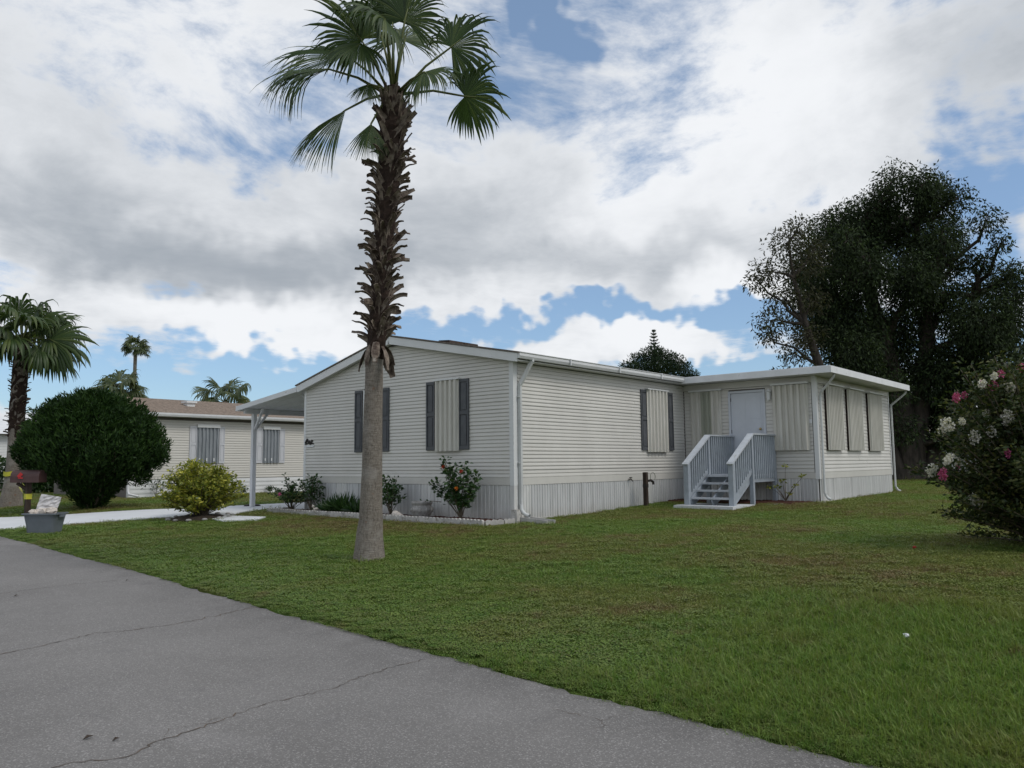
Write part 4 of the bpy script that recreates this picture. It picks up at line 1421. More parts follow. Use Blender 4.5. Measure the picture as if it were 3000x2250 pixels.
tag(link('tufts', leaf_mesh('tufts', pts - B, D * .5 + RNG.normal(size=D.shape) * .4 + np.array((0, 0, .6)), .13, .04, M['leaf_shrub']), tuple(B), sh), kind='stuff')
pts, D = cluster_points([((B[0] + 1.35 * RGT.x, B[1] + 1.35 * RGT.y, B[2] + .95), .30), ((B[0] + 1.75 * RGT.x, B[1] + 1.75 * RGT.y, B[2] + 1.45), .34)], 9000, 1.0)
tag(link('low_branch', leaf_mesh('low_branch', pts - B, D * .5 + RNG.normal(size=D.shape) * .4 + np.array((0, 0, .5)), .13, .04, M['leaf_shrub']), tuple(B), sh), kind='stuff')


# ------------------------------------------------------------------ shrubs made of stems and leaves
def shrub(name, base, label, category, tips, nleaf, L, W, leaf, spread=.10, stem_r=.012, group=None, low=.35, flowers=(), axis_up=.25, petal=.05):
    """stems from the base to every tip, leaves in tufts along the upper part of each stem"""
    t = thing(name, base, label, category, group)
    mb = MB()
    b = np.array(base)
    P, D = [], []
    for tip in tips:
        e = np.array(tip)
        mid = b + (e - b) * .5 + np.array(((e - b)[0] * -.12, (e - b)[1] * -.12, .06)) + RNG.normal(0, .02, 3)
        pts = [(1 - q) ** 2 * b + 2 * q * (1 - q) * mid + q * q * e for q in np.linspace(0, 1, 6)]
        mb.tube(pts, [stem_r * (1 - .13 * i) for i in range(6)], 5, cap=False)
        q = low + (1 - low) * RNG.random(nleaf) ** .75
        c = np.outer((1 - q) ** 2, b) + np.outer(2 * q * (1 - q), mid) + np.outer(q * q, e)
        d = unit(RNG.normal(size=(nleaf, 3)))
        d[:, 2] = np.abs(d[:, 2]) * .5 + axis_up * RNG.random(nleaf)
        P.append(c + d * spread * RNG.random((nleaf, 1)))
        D.append(d + RNG.normal(size=d.shape) * .35)
    mb.build('stems', M['stem'], t, True)
    P, D = np.concatenate(P), np.concatenate(D)
    n = len(P)
    tag(link('foliage', leaf_mesh('foliage', P - b, D, RNG.uniform(.7, 1.2, n) * L, RNG.uniform(.75, 1.15, n) * W, M[leaf], droop=.15), base, t), kind='stuff')
    for fp, fm in flowers:
        k = 7
        aa = np.arange(k) * 2 * np.pi / k
        dd = np.stack([np.cos(aa) * .8 * RGT.x + np.full(k, .45) * TOC.x, np.cos(aa) * .8 * RGT.y + np.full(k, .45) * TOC.y, np.sin(aa) * .8], 1)
        link('flower', leaf_mesh('flower', np.zeros((k, 3)), dd, petal, petal * .85, M[fm]), fp, t)
    return t


def dome(base, rx, h, n, z0=.3, jitter=.08, up=1.0):
    out = []
    for k in range(n):
        a = k * 2.39996
        q = math.sqrt((k + .5) / n)
        z = h * (z0 + (1 - z0) * math.sqrt(max(0, 1 - q * q)) ** up)
        out.append((base[0] + rx * q * math.cos(a) + random.gauss(0, jitter), base[1] + rx * q * math.sin(a) + random.gauss(0, jitter), base[2] + z + random.gauss(0, jitter)))
    return out


B = (9.56, 17.57, .41)
shrub('croton_bush', B, 'yellow and green variegated bush in a ring of mulch by the driveway', 'bush', dome(B, .98, 1.26, 80, .20, .07) + dome(B, .80, .85, 34, .2, .07), 100, .095, .042, 'leaf_croton', .11, .014, low=.42)
mb = MB()
mb.lathe([(0, .09), (.25, .085), (.5, .06), (.68, .0), (.7, -.06)], (9.56, 17.57, .41), 22)
for i, v in enumerate(mb.v):
    mb.v[i] = (v[0], v[1], v[2] + random.gauss(0, .008))
tag(mb.build('mulch_ring', M['soil'], smooth=True), 'dark mulch mound under the variegated bush', 'mulch')
rbd = thing('stone_border', (9.56, 17.57, .4), 'low ring of grey stones round the mulch of the variegated bush', 'stone border')
for k in range(13):
    a = k * 2 * math.pi / 13
    xx, yy = 9.56 + .70 * math.cos(a), 17.57 + .70 * math.sin(a)
    MB().ball((xx, yy, float(gz(xx, yy)) + .03), random.uniform(.045, .065), (1.25, 1.1, .6), 8).build('edging_stone', M['stoneware'], rbd, smooth=True)

F1 = (11.50, 16.80, .51)
shrub('hibiscus_bush', F1, 'leafy bush with one pink flower at the carport end of the bed', 'bush', dome(F1, .48, .62, 14, .35, .06) + [(11.45, 17.05, 1.38), (11.45, 17.45, 1.05), (11.4, 17.6, .92), (11.5, 16.9, 1.25), (11.45, 16.4, .95)], 34, .085, .05, 'leaf_hib', .08, .010, flowers=[((11.16, 16.78, .92), 'petal_p')], petal=.06)
F2 = (11.58, 16.12, .51)
shrub('hibiscus_bush', F2, 'dark leafy bush at the bare left of the strap-leaved plants', 'bush', dome(F2, .30, .80, 14, .45, .05), 36, .085, .05, 'leaf_hib', .08, .010)
F3 = (11.52, 13.20, .51)
shrub('hibiscus_bush', F3, 'green bush in the bed half hidden by the palm trunk', 'bush', dome(F3, .34, .74, 13, .4, .05) + [(11.5, 13.38, 1.36), (11.48, 13.0, 1.14), (11.45, 12.93, 1.08)], 30, .09, .052, 'leaf_hib', .08, .010)
F4 = (11.48, 11.05, .51)
tips4 = [(11.45, 11.5, 1.72), (11.42, 11.42, 1.60), (11.5, 11.55, 1.5), (11.4, 11.3, 1.42), (11.5, 10.95, 1.62), (11.45, 10.90, 1.5), (11.4, 10.7, 1.45), (11.5, 10.62, 1.36), (11.4, 10.6, 1.2), (11.35, 10.75, 1.15), (11.3, 11.0, 1.3), (11.3, 11.2, 1.2),
         (11.45, 11.75, 1.25), (11.42, 11.85, 1.2), (11.4, 11.65, 1.05), (11.35, 11.1, 1.0), (11.5, 10.8, 1.0), (11.35, 10.85, .85), (11.4, 10.72, .95), (11.45, 11.35, 1.15), (11.4, 11.2, 1.55)]
shrub('hibiscus_bush', F4, 'tallest bush of the bed, orange and red flowers, near the home corner', 'bush', tips4, 44, .10, .06, 'leaf_hib', .10, .011, low=.45,
      flowers=[((11.30, 11.36, 1.55), 'petal_r'), ((11.36, 10.92, 1.46), 'petal_r'), ((11.22, 10.92, 1.13), 'petal_o')], petal=.05)
B = (18.50, 7.26, .66)
shrub('sparse_bush', B, 'sparse leggy plant with a few yellowish leaf tufts right of the stairs', 'plant', [(18.5, 7.23, 1.52), (18.45, 6.80, 1.25), (18.5, 7.75, 1.22), (18.45, 7.45, 1.0), (18.4, 6.95, 1.02), (18.45, 7.3, 1.15), (18.4, 7.62, .98), (18.45, 7.15, .82)], 17, .085, .045, 'leaf_croton', .06, .009, low=.86)
# strap-leaved clumps between the bushes
for k, (yy, hh, lab) in enumerate(((15.45, .34, 'low strap-leaved clump, leftmost of four in the bed'), (15.10, .46, 'strap-leaved clump second from the left in the bed'), (14.75, .52, 'tallest strap-leaved clump of the bed'), (14.32, .40, 'strap-leaved clump partly hidden behind the palm trunk'))):
    n = 90
    a = RNG.random(n) * 2 * np.pi
    e = RNG.uniform(.35, 1.45, n)
    D = np.stack([np.cos(a) * np.cos(e), np.sin(a) * np.cos(e), np.sin(e)], 1)
    P = np.stack([RNG.normal(0, .05, n), RNG.normal(0, .08, n), np.zeros(n)], 1)
    t = thing('strap_leaf_plant', (11.55, yy, .51), lab, 'plant', 'strap-leaved plants in the bed')
    tag(link('foliage', leaf_mesh('foliage', P, D, RNG.uniform(.75, 1.1, n) * hh * 1.1, .05, M['leaf_hib'], droop=.12), (11.55, yy, .51), t), kind='stuff')
# weeds along the neighbour's wall
for x, h in ((18.0, .30), (19.3, .28), (17.1, .22), (14.4, .75)):
    b = (x, 29.75, .46)
    shrub('weed_clump', b, {18.0: 'low weed clump at the foot of the neighbouring wall, left of the carport post', 19.3: 'small green weed right of the carport post by the neighbouring wall', 17.1: 'tiny weed under the wider far window', 14.4: 'waist-high green bush by the neighbouring wall behind the variegated bush'}[x],
          'weed', dome(b, h * .6, h, 9, .3, .04), 24, .07, .035, 'leaf_hib', .08, .006)

# ------------------------------------------------------------------ crape myrtle at the right edge
B = (12.25, 1.35, .47)
WF = [(11.37, 2.39, 2.01), (11.38, 2.23, 2.04), (11.8, 2.03, 2.15), (11.55, 2.01, 2.51), (11.57, 1.88, 2.6), (11.98, 1.78, 2.47), (12.54, 1.65, 2.61), (12.46, 1.64, 2.43), (11.95, 2.31, 1.77), (11.58, 2.14, 1.85), (11.95, 2.06, 1.8), (11.76, 1.98, 1.92), (11.79, 1.8, 2.09), (11.29, 2.41, 1.55),
      (11.39, 2.4, 1.59), (12.04, 2.42, 1.52), (11.73, 2.69, 1.43), (12.11, 2.21, 1.47), (12.14, 2.2, 1.28), (11.62, 2.19, 1.05), (12.05, 1.75, 1.43), (12.35, 1.77, 1.25), (12.31, 1.8, 2.05), (11.81, 2.55, 1.95), (12.0, 1.0, 2.3), (12.8, .9, 2.5), (11.9, 1.1, 1.7)]
PF = [(11.99, 2.3, 2.41), (11.3, 2.26, 2.34), (12.01, 1.96, 2.51), (11.95, 2.09, 2.56), (11.98, 1.86, 2.66), (11.33, 2.47, 1.38), (11.68, 2.37, 1.46), (11.76, 1.82, 1.64), (12.61, 1.73, 1.65), (12.44, 1.69, 2.75), (11.9, 2.02, 2.5), (12.4, .8, 2.0)]
tips = [tuple(np.array(p) - np.array((0, 0, .06))) for p in WF + PF] + dome((12.15, 1.55, .47), 1.25, 2.35, 80, .10, .12) + dome((12.15, 1.5, .47), 1.15, 1.2, 60, .04, .1) + [(12.05, 1.85, 2.95), (12.15, 1.75, 2.9), (11.9, 2.1, 2.85), (12.3, 1.6, 2.85)]
my = shrub('crape_myrtle', B, 'flowering shrub with white and pink blossom clusters at the right edge', 'shrub', tips, 210, .075, .036, 'leaf_myrtle', .22, .014, low=.25)


def blossom(fm):
    n = 120
    d = unit(RNG.normal(size=(n, 3)))
    P = d * (RNG.random((n, 1)) ** .5) * np.array((.05, .05, .075))
    return leaf_mesh('blossom', P, d + RNG.normal(size=d.shape) * .5, .028, .026, M[fm], fold=.5)


BL = {k: [blossom(k) for _ in range(3)] for k in ('petal_w', 'petal_p')}
for pts, fm in ((WF, 'petal_w'), (PF, 'petal_p')):
    for p in pts:
        o = inst('blossom', random.choice(BL[fm]), Vector(p) + TOC * .16 + UP * .03, my, (random.uniform(-.7, .7), random.uniform(-.7, .7), random.uniform(0, 6)), random.uniform(.65, 1.25) if fm == 'petal_w' else random.uniform(.5, .95))
tag(MB().ball((11.2, 2.75, .485), .026, (1, 1, .8), 10).build('fallen_bloom', M['petal_r'], smooth=True), 'small dark red bloom low on the lawn left of the flowering shrub', 'flower')

# ------------------------------------------------------------------ neighbouring home
NY, NX0, NX1 = 30.0, 13.45, 29.0
nb = thing('neighbour_home', (20, 33.5, .47), 'ivory vinyl-sided home with tan shingle roof behind the carport', 'house')
NO, NU, NN = (0, NY, 0), (1, 0, 0), (0, -1, 0)
MB().box(NX0 + .02, NX1, NY + .02, 37.0, .40, 3.56).build('wall', M['core'], nb)
planks(nb, NO, NU, NN, NX0 + .08, NX1, 1.14, 3.42, mat='siding_far', PITCH=.10)
for k in range(4):
    z = .44 + .17 * k
    prism(MB(), [(.001, z), (.02, z - .003), (.024, z + .05), (.008, z + .166), (.001, z + .166)], NO, NU, NN, NX0 + .08, NX1).build('skirting_plank', M['trim'], nb)
MB().box(NX0 - .02, NX0 + .08, NY - .02, NY + .08, .42, 3.54).build('corner_trim', M['trim'], nb)
rf = MB()
n = 26
for k in range(n):                            # shingle courses, each lapping the one below
    y0, z0 = 29.72 + 3.78 * k / n, 3.62 + .88 * k / n
    y1, z1 = 29.72 + 3.78 * (k + 1) / n, 3.62 + .88 * (k + 1) / n
    rf.loft([(NX0 - .3, y0, z0), (NX0 - .3, y1, z1), (NX0 - .3, y1, z1 + .004), (NX0 - .3, y0, z0 + .018)], [(NX1, y0, z0), (NX1, y1, z1), (NX1, y1, z1 + .004), (NX1, y0, z0 + .018)])
rf.loft([(NX0 - .3, 33.5, 4.47), (NX0 - .3, 37.3, 3.6), (NX0 - .3, 37.3, 3.62), (NX0 - .3, 33.5, 4.515)], [(NX1, 33.5, 4.47), (NX1, 37.3, 3.6), (NX1, 37.3, 3.62), (NX1, 33.5, 4.515)])
rf = rf.build('roof', M['roof_nbr'], nb)
rv = MB().box(16.62, 16.95, 31.85, 32.2, 4.10, 4.27).box(16.56, 17.01, 31.78, 32.27, 4.275, 4.35)
rv.build('vent', M['trim'], rf)
prism(MB(), [(.0, 3.53), (.10, 3.53), (.125, 3.60), (.125, 3.665), (.0, 3.665)], (0, 29.72, 0), NU, NN, NX0 - .3, NX1).build('gutter', M['gutter'], nb)
MB().box(NX0 - .3, NX1, 29.73, 29.995, 3.52, 3.54).build('soffit', M['soffit'], nb)
MB().loft([(NX0, 29.75, 3.545), (NX0, 33.5, 4.44), (NX0, 37.2, 3.545)], [(NX1, 29.75, 3.545), (NX1, 33.5, 4.44), (NX1, 37.2, 3.545)]).build('gable_wall', M['siding_far'], nb)
for s0, w0, w1, s1 in ((15.77, 16.06, 17.02, 17.27), (18.72, 19.02, 19.83, 20.11)):
    w = window_frame(NO, NU, NN, w0 + .02, w1 - .02, 1.78, 3.18, M['trim'], nb, .02, False)
    shutter(NO, NU, NN, s0, w0 - .01, 1.73, 3.20, M['shutter_w'], w)
    shutter(NO, NU, NN, w1 + .01, s1, 1.73, 3.20, M['shutter_w'], w)
    corrugated(NO, NU, NN, w0 + .01, w1 - .01, 1.73, 3.15, .165, .05, M['storm_steel'], w, out=.04)
    wallbox(MB(), NO, NU, NN, w0, w1, .018, .12, 3.155, 3.28).build('header_track', M['trim'], w)
    for k in range(3 if w1 - w0 > .9 else 2):
        wallbox(MB(), NO, NU, NN, w0 + .08 + .31 * k, w0 + .13 + .31 * k, .092, .097, 1.82, 1.94).build('sticker', M['gutter'], w)
d = MB().tube([(13.42, 29.70, 3.55), (13.42, 29.90, 3.3), (13.42, 29.93, .75), (13.42, 29.85, .62), (13.60, 29.5, .54)], .045, 7).build('downspout', M['gutter'], nb, True)

# ------------------------------------------------------------------ far homes
fh = thing('far_home', (20, 48, .47), 'pale blue-white far home at the left edge beyond the smaller palm', 'house')
MB().box(11.5, 28, 46.02, 52, .3, 3.35).build('wall', M['core'], fh)
planks(fh, (0, 46, 0), NU, NN, 11.5, 28, .9, 3.35, mat='trim', PITCH=.14)
MB().loft([(11.2, 45.6, 3.36), (11.2, 49, 4.3), (11.2, 52.4, 3.36)], [(28.3, 45.6, 3.36), (28.3, 49, 4.3), (28.3, 52.4, 3.36)]).build('roof', M['gutter'], fh)
w = window_frame((0, 46, 0), NU, NN, 12.4, 13.3, 1.7, 2.9, M['trim'], fh, .04)
fh2 = thing('far_home', (66, 14, .6), 'white far home glimpsed between the dark tree trunk and flowering shrub', 'house')
MB().box(62, 72, 8, 22, .5, 3.3).build('wall', M['trim'], fh2)
MB().loft([(61.6, 7.5, 3.3), (72.4, 7.5, 3.3), (67, 7.5, 4.4)], [(61.6, 22.5, 3.3), (72.4, 22.5, 3.3), (67, 22.5, 4.4)]).build('roof', M['roof'], fh2)
for y in (10, 13, 16, 19):
    window_frame((62, 0, 0), (0, 1, 0), (-1, 0, 0), y, y + 1.2, 1.5, 2.7, M['trim'], fh2, .05)
hb = thing('hedge', (15.5, 41.5, .47), 'dark hedge behind the mailbox and smaller palm', 'hedge')
P, D = cluster_points([((12.6 + .55 * k, 41.4 + random.uniform(-.3, .3), .47 + random.uniform(.5, 1.3)), random.uniform(.55, .8)) for k in range(14)], 3000, .9)
tag(link('foliage', leaf_mesh('foliage', P - np.array((15.5, 41.5, .47)), D + RNG.normal(size=D.shape) * .5, .14, .07, M['leaf_hib']), (15.5, 41.5, .47), hb), kind='stuff')

# the far line of woods
P, D = [], []
cs = []
for k in range(150):
    a = R_(-25 + 130 * k / 150)
    rad = random.uniform(105, 130)
    h = random.uniform(2.2, 5.0)
    cs.append(((rad * math.cos(a), rad * math.sin(a), h * .55), h * .75))
P, D = cluster_points(cs, 26, .9)
tag(link('far_woods', leaf_mesh('far_woods', P, D + RNG.normal(size=D.shape) * .6, .9, .55, M['leaf_hib'])), 'low dark line of woods along the horizon', kind='stuff')

# ------------------------------------------------------------------ mailbox and tape
mx, my_, mz = 7.95, 23.55, float(gz(7.95, 23.55))
ml = thing('mailbox', (mx, my_, mz), 'brown mailbox with red flag on a post behind the grey tub', 'mailbox')
pr = [(.18 * math.cos(a), .16 + .17 * math.sin(a)) for a in np.linspace(0, math.pi, 9)]
ring = [(.18, 0)] + pr + [(-.18, 0)]
Rv, Tv = RGT, TOC
c0 = Vector((mx, my_, 1.23))
MB().loft([c0 + Rv * -.37 + Tv * a + UP * b for a, b in ring], [c0 + Rv * .37 + Tv * a + UP * b for a, b in ring]).build('box', M['mail'], ml)
dd = MB().loft([c0 + Rv * -.39 + Tv * a * .97 + UP * (b * .97 + .005) for a, b in ring], [c0 + Rv * -.371 + Tv * a * .97 + UP * (b * .97 + .005) for a, b in ring]).build('door', M['mail'], ml)
MB().beam(c0 + Rv * -.17 + Tv * .19 + UP * .12, c0 + Rv * -.05 + Tv * .19 + UP * .12, .012, .035).beam(c0 + Rv * -.17 + Tv * .19 + UP * .14, c0 + Rv * -.08 + Tv * .19 + UP * .24, .012, .09).build('flag', M['red'], ml)
MB().box(mx - .06, mx + .06, my_ - .06, my_ + .06, mz - .1, 1.225).build('post', M['wood_old'], ml)
MB().beam((mx, my_, 1.02), c0 + Rv * -.3 + UP * -.02, .07, .07).build('brace', M['wood_old'], ml)
tp = thing('caution_tape', (9.08, 28.3, 1.3), 'yellow tape tied round the smaller palm and run to the mailbox post', 'tape')
pc = Vector((9.07, 28.32, 1.44))
n = 16
vs = []
for i in range(n):
    a = 2 * math.pi * i / n
    for z in (-.07, .07):
        vs.append(pc + Vector((.232 * math.cos(a), .232 * math.sin(a), z + .015 * math.sin(3 * a))))
MB().add(vs, [(2 * i, 2 * ((i + 1) % n), 2 * ((i + 1) % n) + 1, 2 * i + 1) for i in range(n)]).build('wrap', M['tape'], tp)
pb = Vector((mx, my_, .86))


def ribbon(a, b, w, sag, tw):
    vs, fs = [], []
    for i in range(15):
        t = i / 14
        p = a.lerp(b, t) - UP * sag * math.sin(math.pi * t)
        u = UP * math.cos(tw * t * 3) + RGT * math.sin(tw * t * 3) * .5
        vs += [p - u * w, p + u * w]
        if i:
            fs.append((2 * i - 2, 2 * i, 2 * i + 1, 2 * i - 1))
    return MB().add(vs, fs)


ribbon(pc + RGT * .2 + TOC * .1, pb, .05, .18, 1.0).build('ribbon', M['tape'], tp)
ribbon(pc + RGT * .2 - TOC * .05, pb + UP * .12, .035, .08, 2.0).build('ribbon', M['tape'], tp)
vs = []
for i in range(4):
    for z in (-.07, .07):
        vs.append((mx + (.072, -.072, -.072, .072)[i], my_ + (.072, .072, -.072, -.072)[i], .86 + z))
MB().add(vs, [(2 * i, 2 * ((i + 1) % 4), 2 * ((i + 1) % 4) + 1, 2 * i + 1) for i in range(4)]).build('wrap', M['tape'], tp)

# ------------------------------------------------------------------ tub of rubbish at the roadside
bx, by = 6.42, 18.02
bz = float(gz(bx, by)) + .005
tb = thing('plastic_tub', (bx, by, bz), 'grey plastic storage tub standing in the grass by the road', 'tub')


def rrect(w, d, z, r=.06, n=4):
    out = []
    for sx, sy, a0 in ((1, 1, 0), (-1, 1, 90), (-1, -1, 180), (1, -1, 270)):
        for k in range(n):
            a = R_(a0 + 90 * k / (n - 1))
            out.append(Vector((bx, by, bz + z)) + RGT * (sx * (w / 2 - r) + r * math.cos(a)) + TOC * (sy * (d / 2 - r) + r * math.sin(a)))
    return out


levels = [(.54, .36, 0), (.60, .42, .27), (.615, .43, .275), (.635, .45, .385), (.72, .52, .39), (.72, .52, .42), (.66, .47, .42), (.655, .465, .40), (.53, .35, .02)]
mb = MB()
rings = [rrect(*l) for l in levels]
for a, b in zip(rings, rings[1:]):
    mb.loft(a, b)
    mb.f = mb.f[:-2]
    mb.mi = mb.mi[:-2]
mb.add(rings[0], [tuple(range(16))[::-1]])
mb.add(rings[-1], [tuple(range(16))])
mb.build('body', M['bin'], tb)
for s in (-1, 1):
    MB().beam(Vector((bx, by, bz + .36)) + RGT * s * .35 - TOC * .09, Vector((bx, by, bz + .36)) + RGT * s * .35 + TOC * .09, .03, .05).build('handle', M['bin'], tb)


def crumple(name, c, u, v, n, amp, mat, label, cat):
    vs, fs = [], []
    k = n + 1
    for i in range(k):
        for j in range(k):
            p = c + u * (i / n - .5) + v * (j / n - .5) + TOC * random.gauss(0, amp)
            vs.append(p)
    for i in range(k):
        for j in range(k):
            vs.append(Vector(vs[i * k + j]) - TOC * .006)
    for i in range(n):
        for j in range(n):
            q = i * k + j
            fs += [(q, q + 1, q + k + 1, q + k), (k * k + q, k * k + q + k, k * k + q + k + 1, k * k + q + 1)]
    return tag(MB().add(vs, fs).build(name, mat), label, cat)


top = Vector((bx, by, bz + .40))
crumple('wrapped_panel', top + RGT * .03 + UP * .19 - TOC * .04, RGT * .42 + UP * -.07, UP * .36 + RGT * .12, 9, .008, M['white_bag'], 'silvery wrapped panel sticking up out of the grey tub', 'panel')
mb = MB()
for k in range(9):
    p = top + RGT * random.uniform(-.22, .18) + TOC * random.uniform(-.05, .12) + UP * random.uniform(-.05, .06)
    mb.ball(p, random.uniform(.06, .10), (1.2, 1.0, .9), 8)
for i, v in enumerate(mb.v):
    mb.v[i] = tuple(Vector(v) + Vector((random.gauss(0, .012), random.gauss(0, .012), random.gauss(0, .012))))
tag(mb.build('plastic_bag', M['shell']), 'pale crumpled plastic bag heaped in the grey tub', 'bag')

# ------------------------------------------------------------------ small things in the bed and on the lawn
pt = thing('stone_planter', (11.50, 12.19, .52), 'grey carved stone pot in the mulch bed left of the tallest bush', 'planter')
MB().lathe([(.0, 0), (.15, 0), (.17, .03), (.225, .13), (.235, .17), (.20, .235), (.195, .255), (.215, .275), (.225, .315), (.21, .325), (.19, .315), (.185, .25), (.0, .245)], (11.50, 12.19, .515), 24).build('pot', M['stoneware'], pt, True)
for k in range(10):
    a = k * 2 * math.pi / 10
    MB().ball((11.50 + .225 * math.cos(a), 12.19 + .225 * math.sin(a), .67), .045, (.5, .5, 1.2), 8).build('relief', M['stoneware'], pt, True)
MB().tube([(11.48, 12.15, .80), (11.42, 11.98, .86), (11.40, 11.8, .86), (11.42, 11.55, .85)], .006, 5).build('stem', M['stem'], pt)
link('leaf', leaf_mesh('leaf', np.array([(0, -.1 * k, .02) for k in range(6)], float), RNG.normal(size=(6, 3)), .07, .04, M['leaf_hib']), (11.42, 12.10, .84), pt)
mb = MB()
for k in range(9):                            # spiral whorl narrowing to a point
    t = k / 8
    mb.ball((11.38, 12.88 - .24 * t, .555 + .01 * (k % 2) - .02 * t), .085 * (1 - t) ** .8 + .012, (.9, .7, .9), 10)
tag(mb.build('conch_shell', M['shell'], smooth=True), 'pale conch shell lying in the mulch left of the stone pot', 'shell')
mb = MB().ball((11.36, 15.66, .575), .055, (1, 1.2, .9), 8).ball((11.34, 15.70, .65), .035, (1, 1, 1), 8).ball((11.36, 15.60, .60), .05, (.8, 1.3, .6), 8)
mb.tube([(11.34, 15.72, .67), (11.33, 15.73, .70)], [.012, .004], 5)
tag(mb.build('garden_figure', M['shell'], smooth=True), 'tiny pale garden ornament behind the edging at the left of the bed', 'ornament')
lz = float(gz(6.85, 1.77)) + .045
mb = MB()
lz += .02
lz -= .012
mb.add([(6.845, 1.80, lz - .01), (6.86, 1.76, lz), (6.875, 1.765, lz + .015), (6.863, 1.81, lz + .015), (6.855, 1.785, lz + .022), (6.86, 1.78, lz - .02)], [(0, 1, 4), (1, 2, 4), (2, 3, 4), (3, 0, 4), (0, 5, 1), (1, 5, 2), (2, 5, 3), (3, 5, 0)])
tag(mb.build('paper_scrap', M['litter']), 'crumpled white scrap of paper lying on the lawn at the right', 'litter')
for x, y, lab in ((4.96, 10.98, 'dark dead leaf near the lawn end of the farthest road crack'), (3.55, 10.73, 'small dark leaf at the left beside the farthest road crack'), (2.08, 5.03, 'dark twig and leaf scrap above the nearest road crack'), (2.17, 4.87, 'rusty leaf scrap just above the nearest road crack')):
    z = road_z(x, y) + .006
    mb = MB()
    k = random.uniform(.02, .03)
    mb.add([(x - k, y, z), (x, y - k * .5, z + .012), (x + k * 1.2, y + .01, z + .004), (x, y + k * .5, z + .016)], [(0, 1, 3), (1, 2, 3)])
    mb.add([(x - k, y, z - .003), (x, y - k * .5, z + .009), (x + k * 1.2, y + .01, z + .001), (x, y + k * .5, z + .013)], [(3, 1, 0), (3, 2, 1)])
    tag(mb.build('dead_leaf', M['dead_leaf']), lab, 'leaf')

# ------------------------------------------------------------------ grass: tufts set out by point, one uncountable cover
DRIVE = [(5.75, 19.9), (7.22, 19.55), (9.25, 18.4), (9.55, 17.55), (9.5, 16.9), (9.40, 16.3), (9.93, 15.78), (10.35, 16.1), (10.09, 17.2), (10.7, 17.75), (12.15, 18.49), (12.3, 17.0), (21.5, 17.0), (21.5, 20.65), (13.69, 20.7), (12.81, 20.7), (10.47, 20.79), (8.23, 22.28), (7.34, 23.6), (6.5, 25.2), (6.05, 25.6)]


def inside(px, py, poly):
    c = np.zeros(len(px), bool)
    j = len(poly) - 1
    for i in range(len(poly)):
        xi, yi = poly[i]
        xj, yj = poly[j]
        hit = ((yi > py) != (yj > py)) & (px < (xj - xi) * (py - yi) / (yj - yi + 1e-12) + xi)
        c ^= hit
        j = i
    return c


def tuft(name, n, h, w, rad, lean, weed=False):
    V, F = [], []
    for k in range(n):
        a, r = random.uniform(0, 6.283), rad * math.sqrt(random.random())
        p = Vector((r * math.cos(a), r * math.sin(a), -.006))
        if weed:
            hh = h * random.uniform(.4, 1.0)
            d = Vector((random.gauss(0, 1), random.gauss(0, 1), .35)).normalized()
            s = d.cross(UP).normalized() * w * random.uniform(.6, 1.1)
            q = p + UP * hh
            b = len(V)
            V += [q - d * w, q + s, q + d * w * 1.2, q - s]
            F.append((b, b + 1, b + 2, b + 3))
            continue
        hh = h * random.uniform(.55, 1.15)
        d = Vector((random.gauss(0, lean), random.gauss(0, lean), 1)).normalized()
        b2 = a + random.uniform(-1.5, 1.5)
        s = Vector((-math.sin(b2), math.cos(b2), 0)) * w / 2
        m1 = p + d * hh * .55
        tp_ = p + d * hh + Vector((d.x, d.y, -.25)) * hh * .55
        b = len(V)
        V += [p - s, p + s, m1 + s * .85, m1 - s * .85, tp_]
        F += [(b, b + 1, b + 2), (b, b + 2, b + 3), (b + 3, b + 2, b + 4)]
    me = bpy.data.meshes.new(name)
    me.from_pydata([tuple(v) for v in V], [], F)
    me.materials.append(M['blade'])
    return bpy.data.objects.new(name, me)


tufts = bpy.data.collections.new('grass_tufts')         # not linked to the scene: only the source of the instances
for k, args in enumerate(((26, .046, .0045, .085, .6), (26, .036, .0055, .09, .9), (22, .042, .0065, .08, .8), (46, .042, .0085, .09, 0, True), (16, .12, .0065, .08, .85))):
    tufts.objects.link(tuft('tuft_%d' % k, *args))

N = 240000
rr = 3.4 * (60 / 3.4) ** (RNG.random(N) ** 1.15)
aa = R_(-38) + R_(130) * RNG.random(N)
gx, gy = rr * np.cos(aa), rr * np.sin(aa)
s = gx - xe(gy)
ok = (s > -.07) & ~inside(gx, gy, DRIVE)
ok &= ~((gx > 11.22) & (gx < 28) & (gy > 10.0) & (gy < 17.0)) & ~((gx > 18.7) & (gx < 25) & (gy > 6.45) & (gy < 10.1)) & ~((gx > 16.16) & (gx < 18.9) & (gy > 7.5) & (gy < 8.95))
ok &= ~((gx > 17.75) & (gx < 18.95) & (gy > 6.75) & (gy < 10.1)) & ~((gx > 13.3) & (gy > 29.85)) & ~(np.hypot(gx - 9.56, gy - 17.57) < .66) & ~(np.hypot(gx - 7.70, gy - 9.28) < .235) & (rr < 60)
gx, gy, rr, s = gx[ok], gy[ok], rr[ok], s[ok]
ra, rr2 = RNG.random(90) * 6.283, RNG.uniform(.235, .33, 90)                # unmown rim at the foot of the palm
gx, gy = np.append(gx, 7.70 + rr2 * np.cos(ra)), np.append(gy, 9.28 + rr2 * np.sin(ra))
rr, s = np.append(rr, np.full(90, 9.0)), np.append(s, np.full(90, 2.5))
gzv = gz(gx, gy)
n = len(gx)
patch = np.sin(gx * 1.7 + 2 * np.sin(gy * .9)) * np.cos(gy * 1.3 + np.sin(gx * 2.1)) + RNG.normal(0, .45, n)
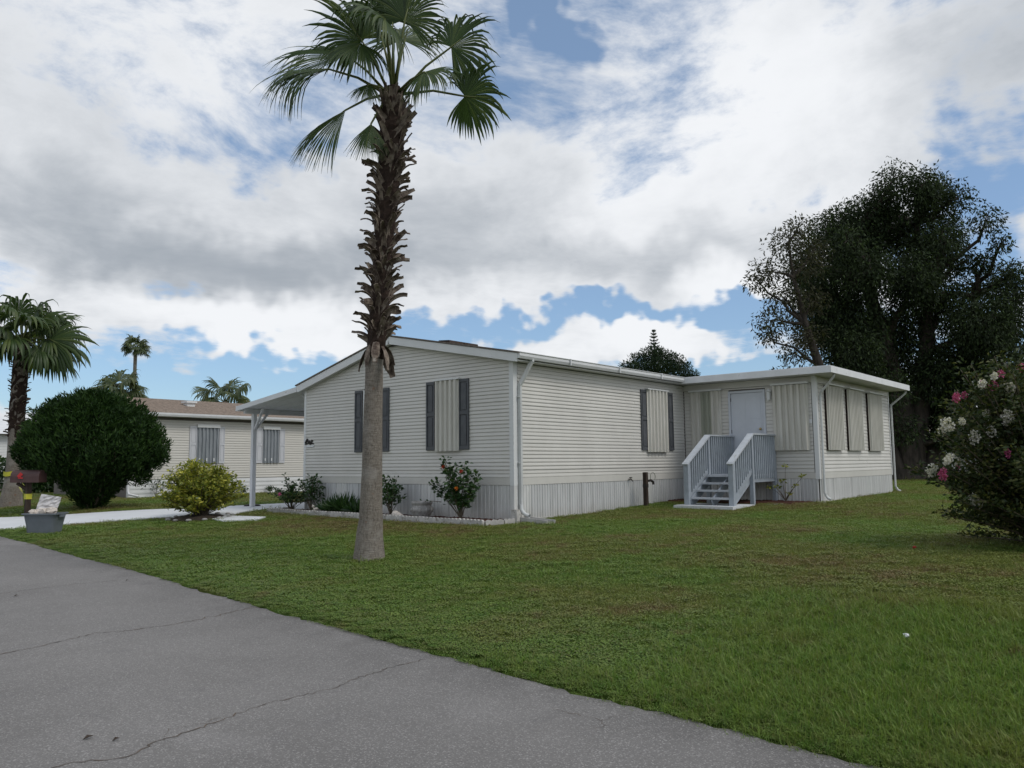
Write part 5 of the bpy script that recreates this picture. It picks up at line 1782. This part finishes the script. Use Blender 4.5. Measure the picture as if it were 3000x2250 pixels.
idx = np.where(RNG.random(n) < .10 + .55 * np.exp(-np.clip(s, 0, 9) / .9) + .12 * np.clip(patch, -.5, 1), 3, RNG.integers(0, 3, n))
edge = (s < .35)
idx = np.where(edge & (RNG.random(n) < .45), 3, idx)
tall = ((gx < 8.2) & (gy < 3.4) & (RNG.random(n) < np.clip((3.6 - gy) / 3.2, 0, .55))) | (edge & (gy < 4.5) & (RNG.random(n) < .22)) | (RNG.random(n) < .004)
idx = np.where(tall, 4, idx)
scl = (.80 + .45 * RNG.random(n)) * np.clip(.92 + (rr - 5) / 26, .9, 2.4)
scl[-90:] *= 1.35
scl = np.where(edge, scl * np.clip(.55 + s, .55, 1), scl)
me = bpy.data.meshes.new('grass')
me.vertices.add(n)
me.vertices.foreach_set('co', np.stack([gx, gy, gzv], 1).astype(np.float32).ravel())
for an, tp_, vals in (('tuft_scale', 'FLOAT', scl.astype(np.float32)), ('tuft_turn', 'FLOAT', (RNG.random(n) * 6.283).astype(np.float32)), ('tuft_kind', 'INT', idx.astype(np.int32))):
    at = me.attributes.new(an, tp_, 'POINT')
    at.data.foreach_set('value', vals)
grass = tag(link('grass', me), 'short mown patchy grass covering the lawn', kind='stuff')
ng = bpy.data.node_groups.new('grass_scatter', 'GeometryNodeTree')
ng.interface.new_socket('Geometry', in_out='INPUT', socket_type='NodeSocketGeometry')
ng.interface.new_socket('Geometry', in_out='OUTPUT', socket_type='NodeSocketGeometry')
gi, go = ng.nodes.new('NodeGroupInput'), ng.nodes.new('NodeGroupOutput')
ci = ng.nodes.new('GeometryNodeCollectionInfo')
ci.inputs['Collection'].default_value = tufts
ci.inputs['Separate Children'].default_value = True
ci.inputs['Reset Children'].default_value = True
ip = ng.nodes.new('GeometryNodeInstanceOnPoints')
ip.inputs['Pick Instance'].default_value = True


def named(nm, tp_):
    q = ng.nodes.new('GeometryNodeInputNamedAttribute')
    q.data_type = tp_
    q.inputs['Name'].default_value = nm
    return next(o for o in q.outputs if o.enabled and o.name == 'Attribute')


cx_ = ng.nodes.new('ShaderNodeCombineXYZ')
ng.links.new(named('tuft_turn', 'FLOAT'), cx_.inputs[2])
er = ng.nodes.new('FunctionNodeEulerToRotation')
ng.links.new(cx_.outputs[0], er.inputs[0])
ng.links.new(gi.outputs[0], ip.inputs['Points'])
ng.links.new(ci.outputs[0], ip.inputs['Instance'])
ng.links.new(named('tuft_kind', 'INT'), ip.inputs['Instance Index'])
ng.links.new(er.outputs[0], ip.inputs['Rotation'])
ng.links.new(named('tuft_scale', 'FLOAT'), ip.inputs['Scale'])
ng.links.new(ip.outputs[0], go.inputs[0])
md = grass.modifiers.new('scatter', 'NODES')
md.node_group = ng
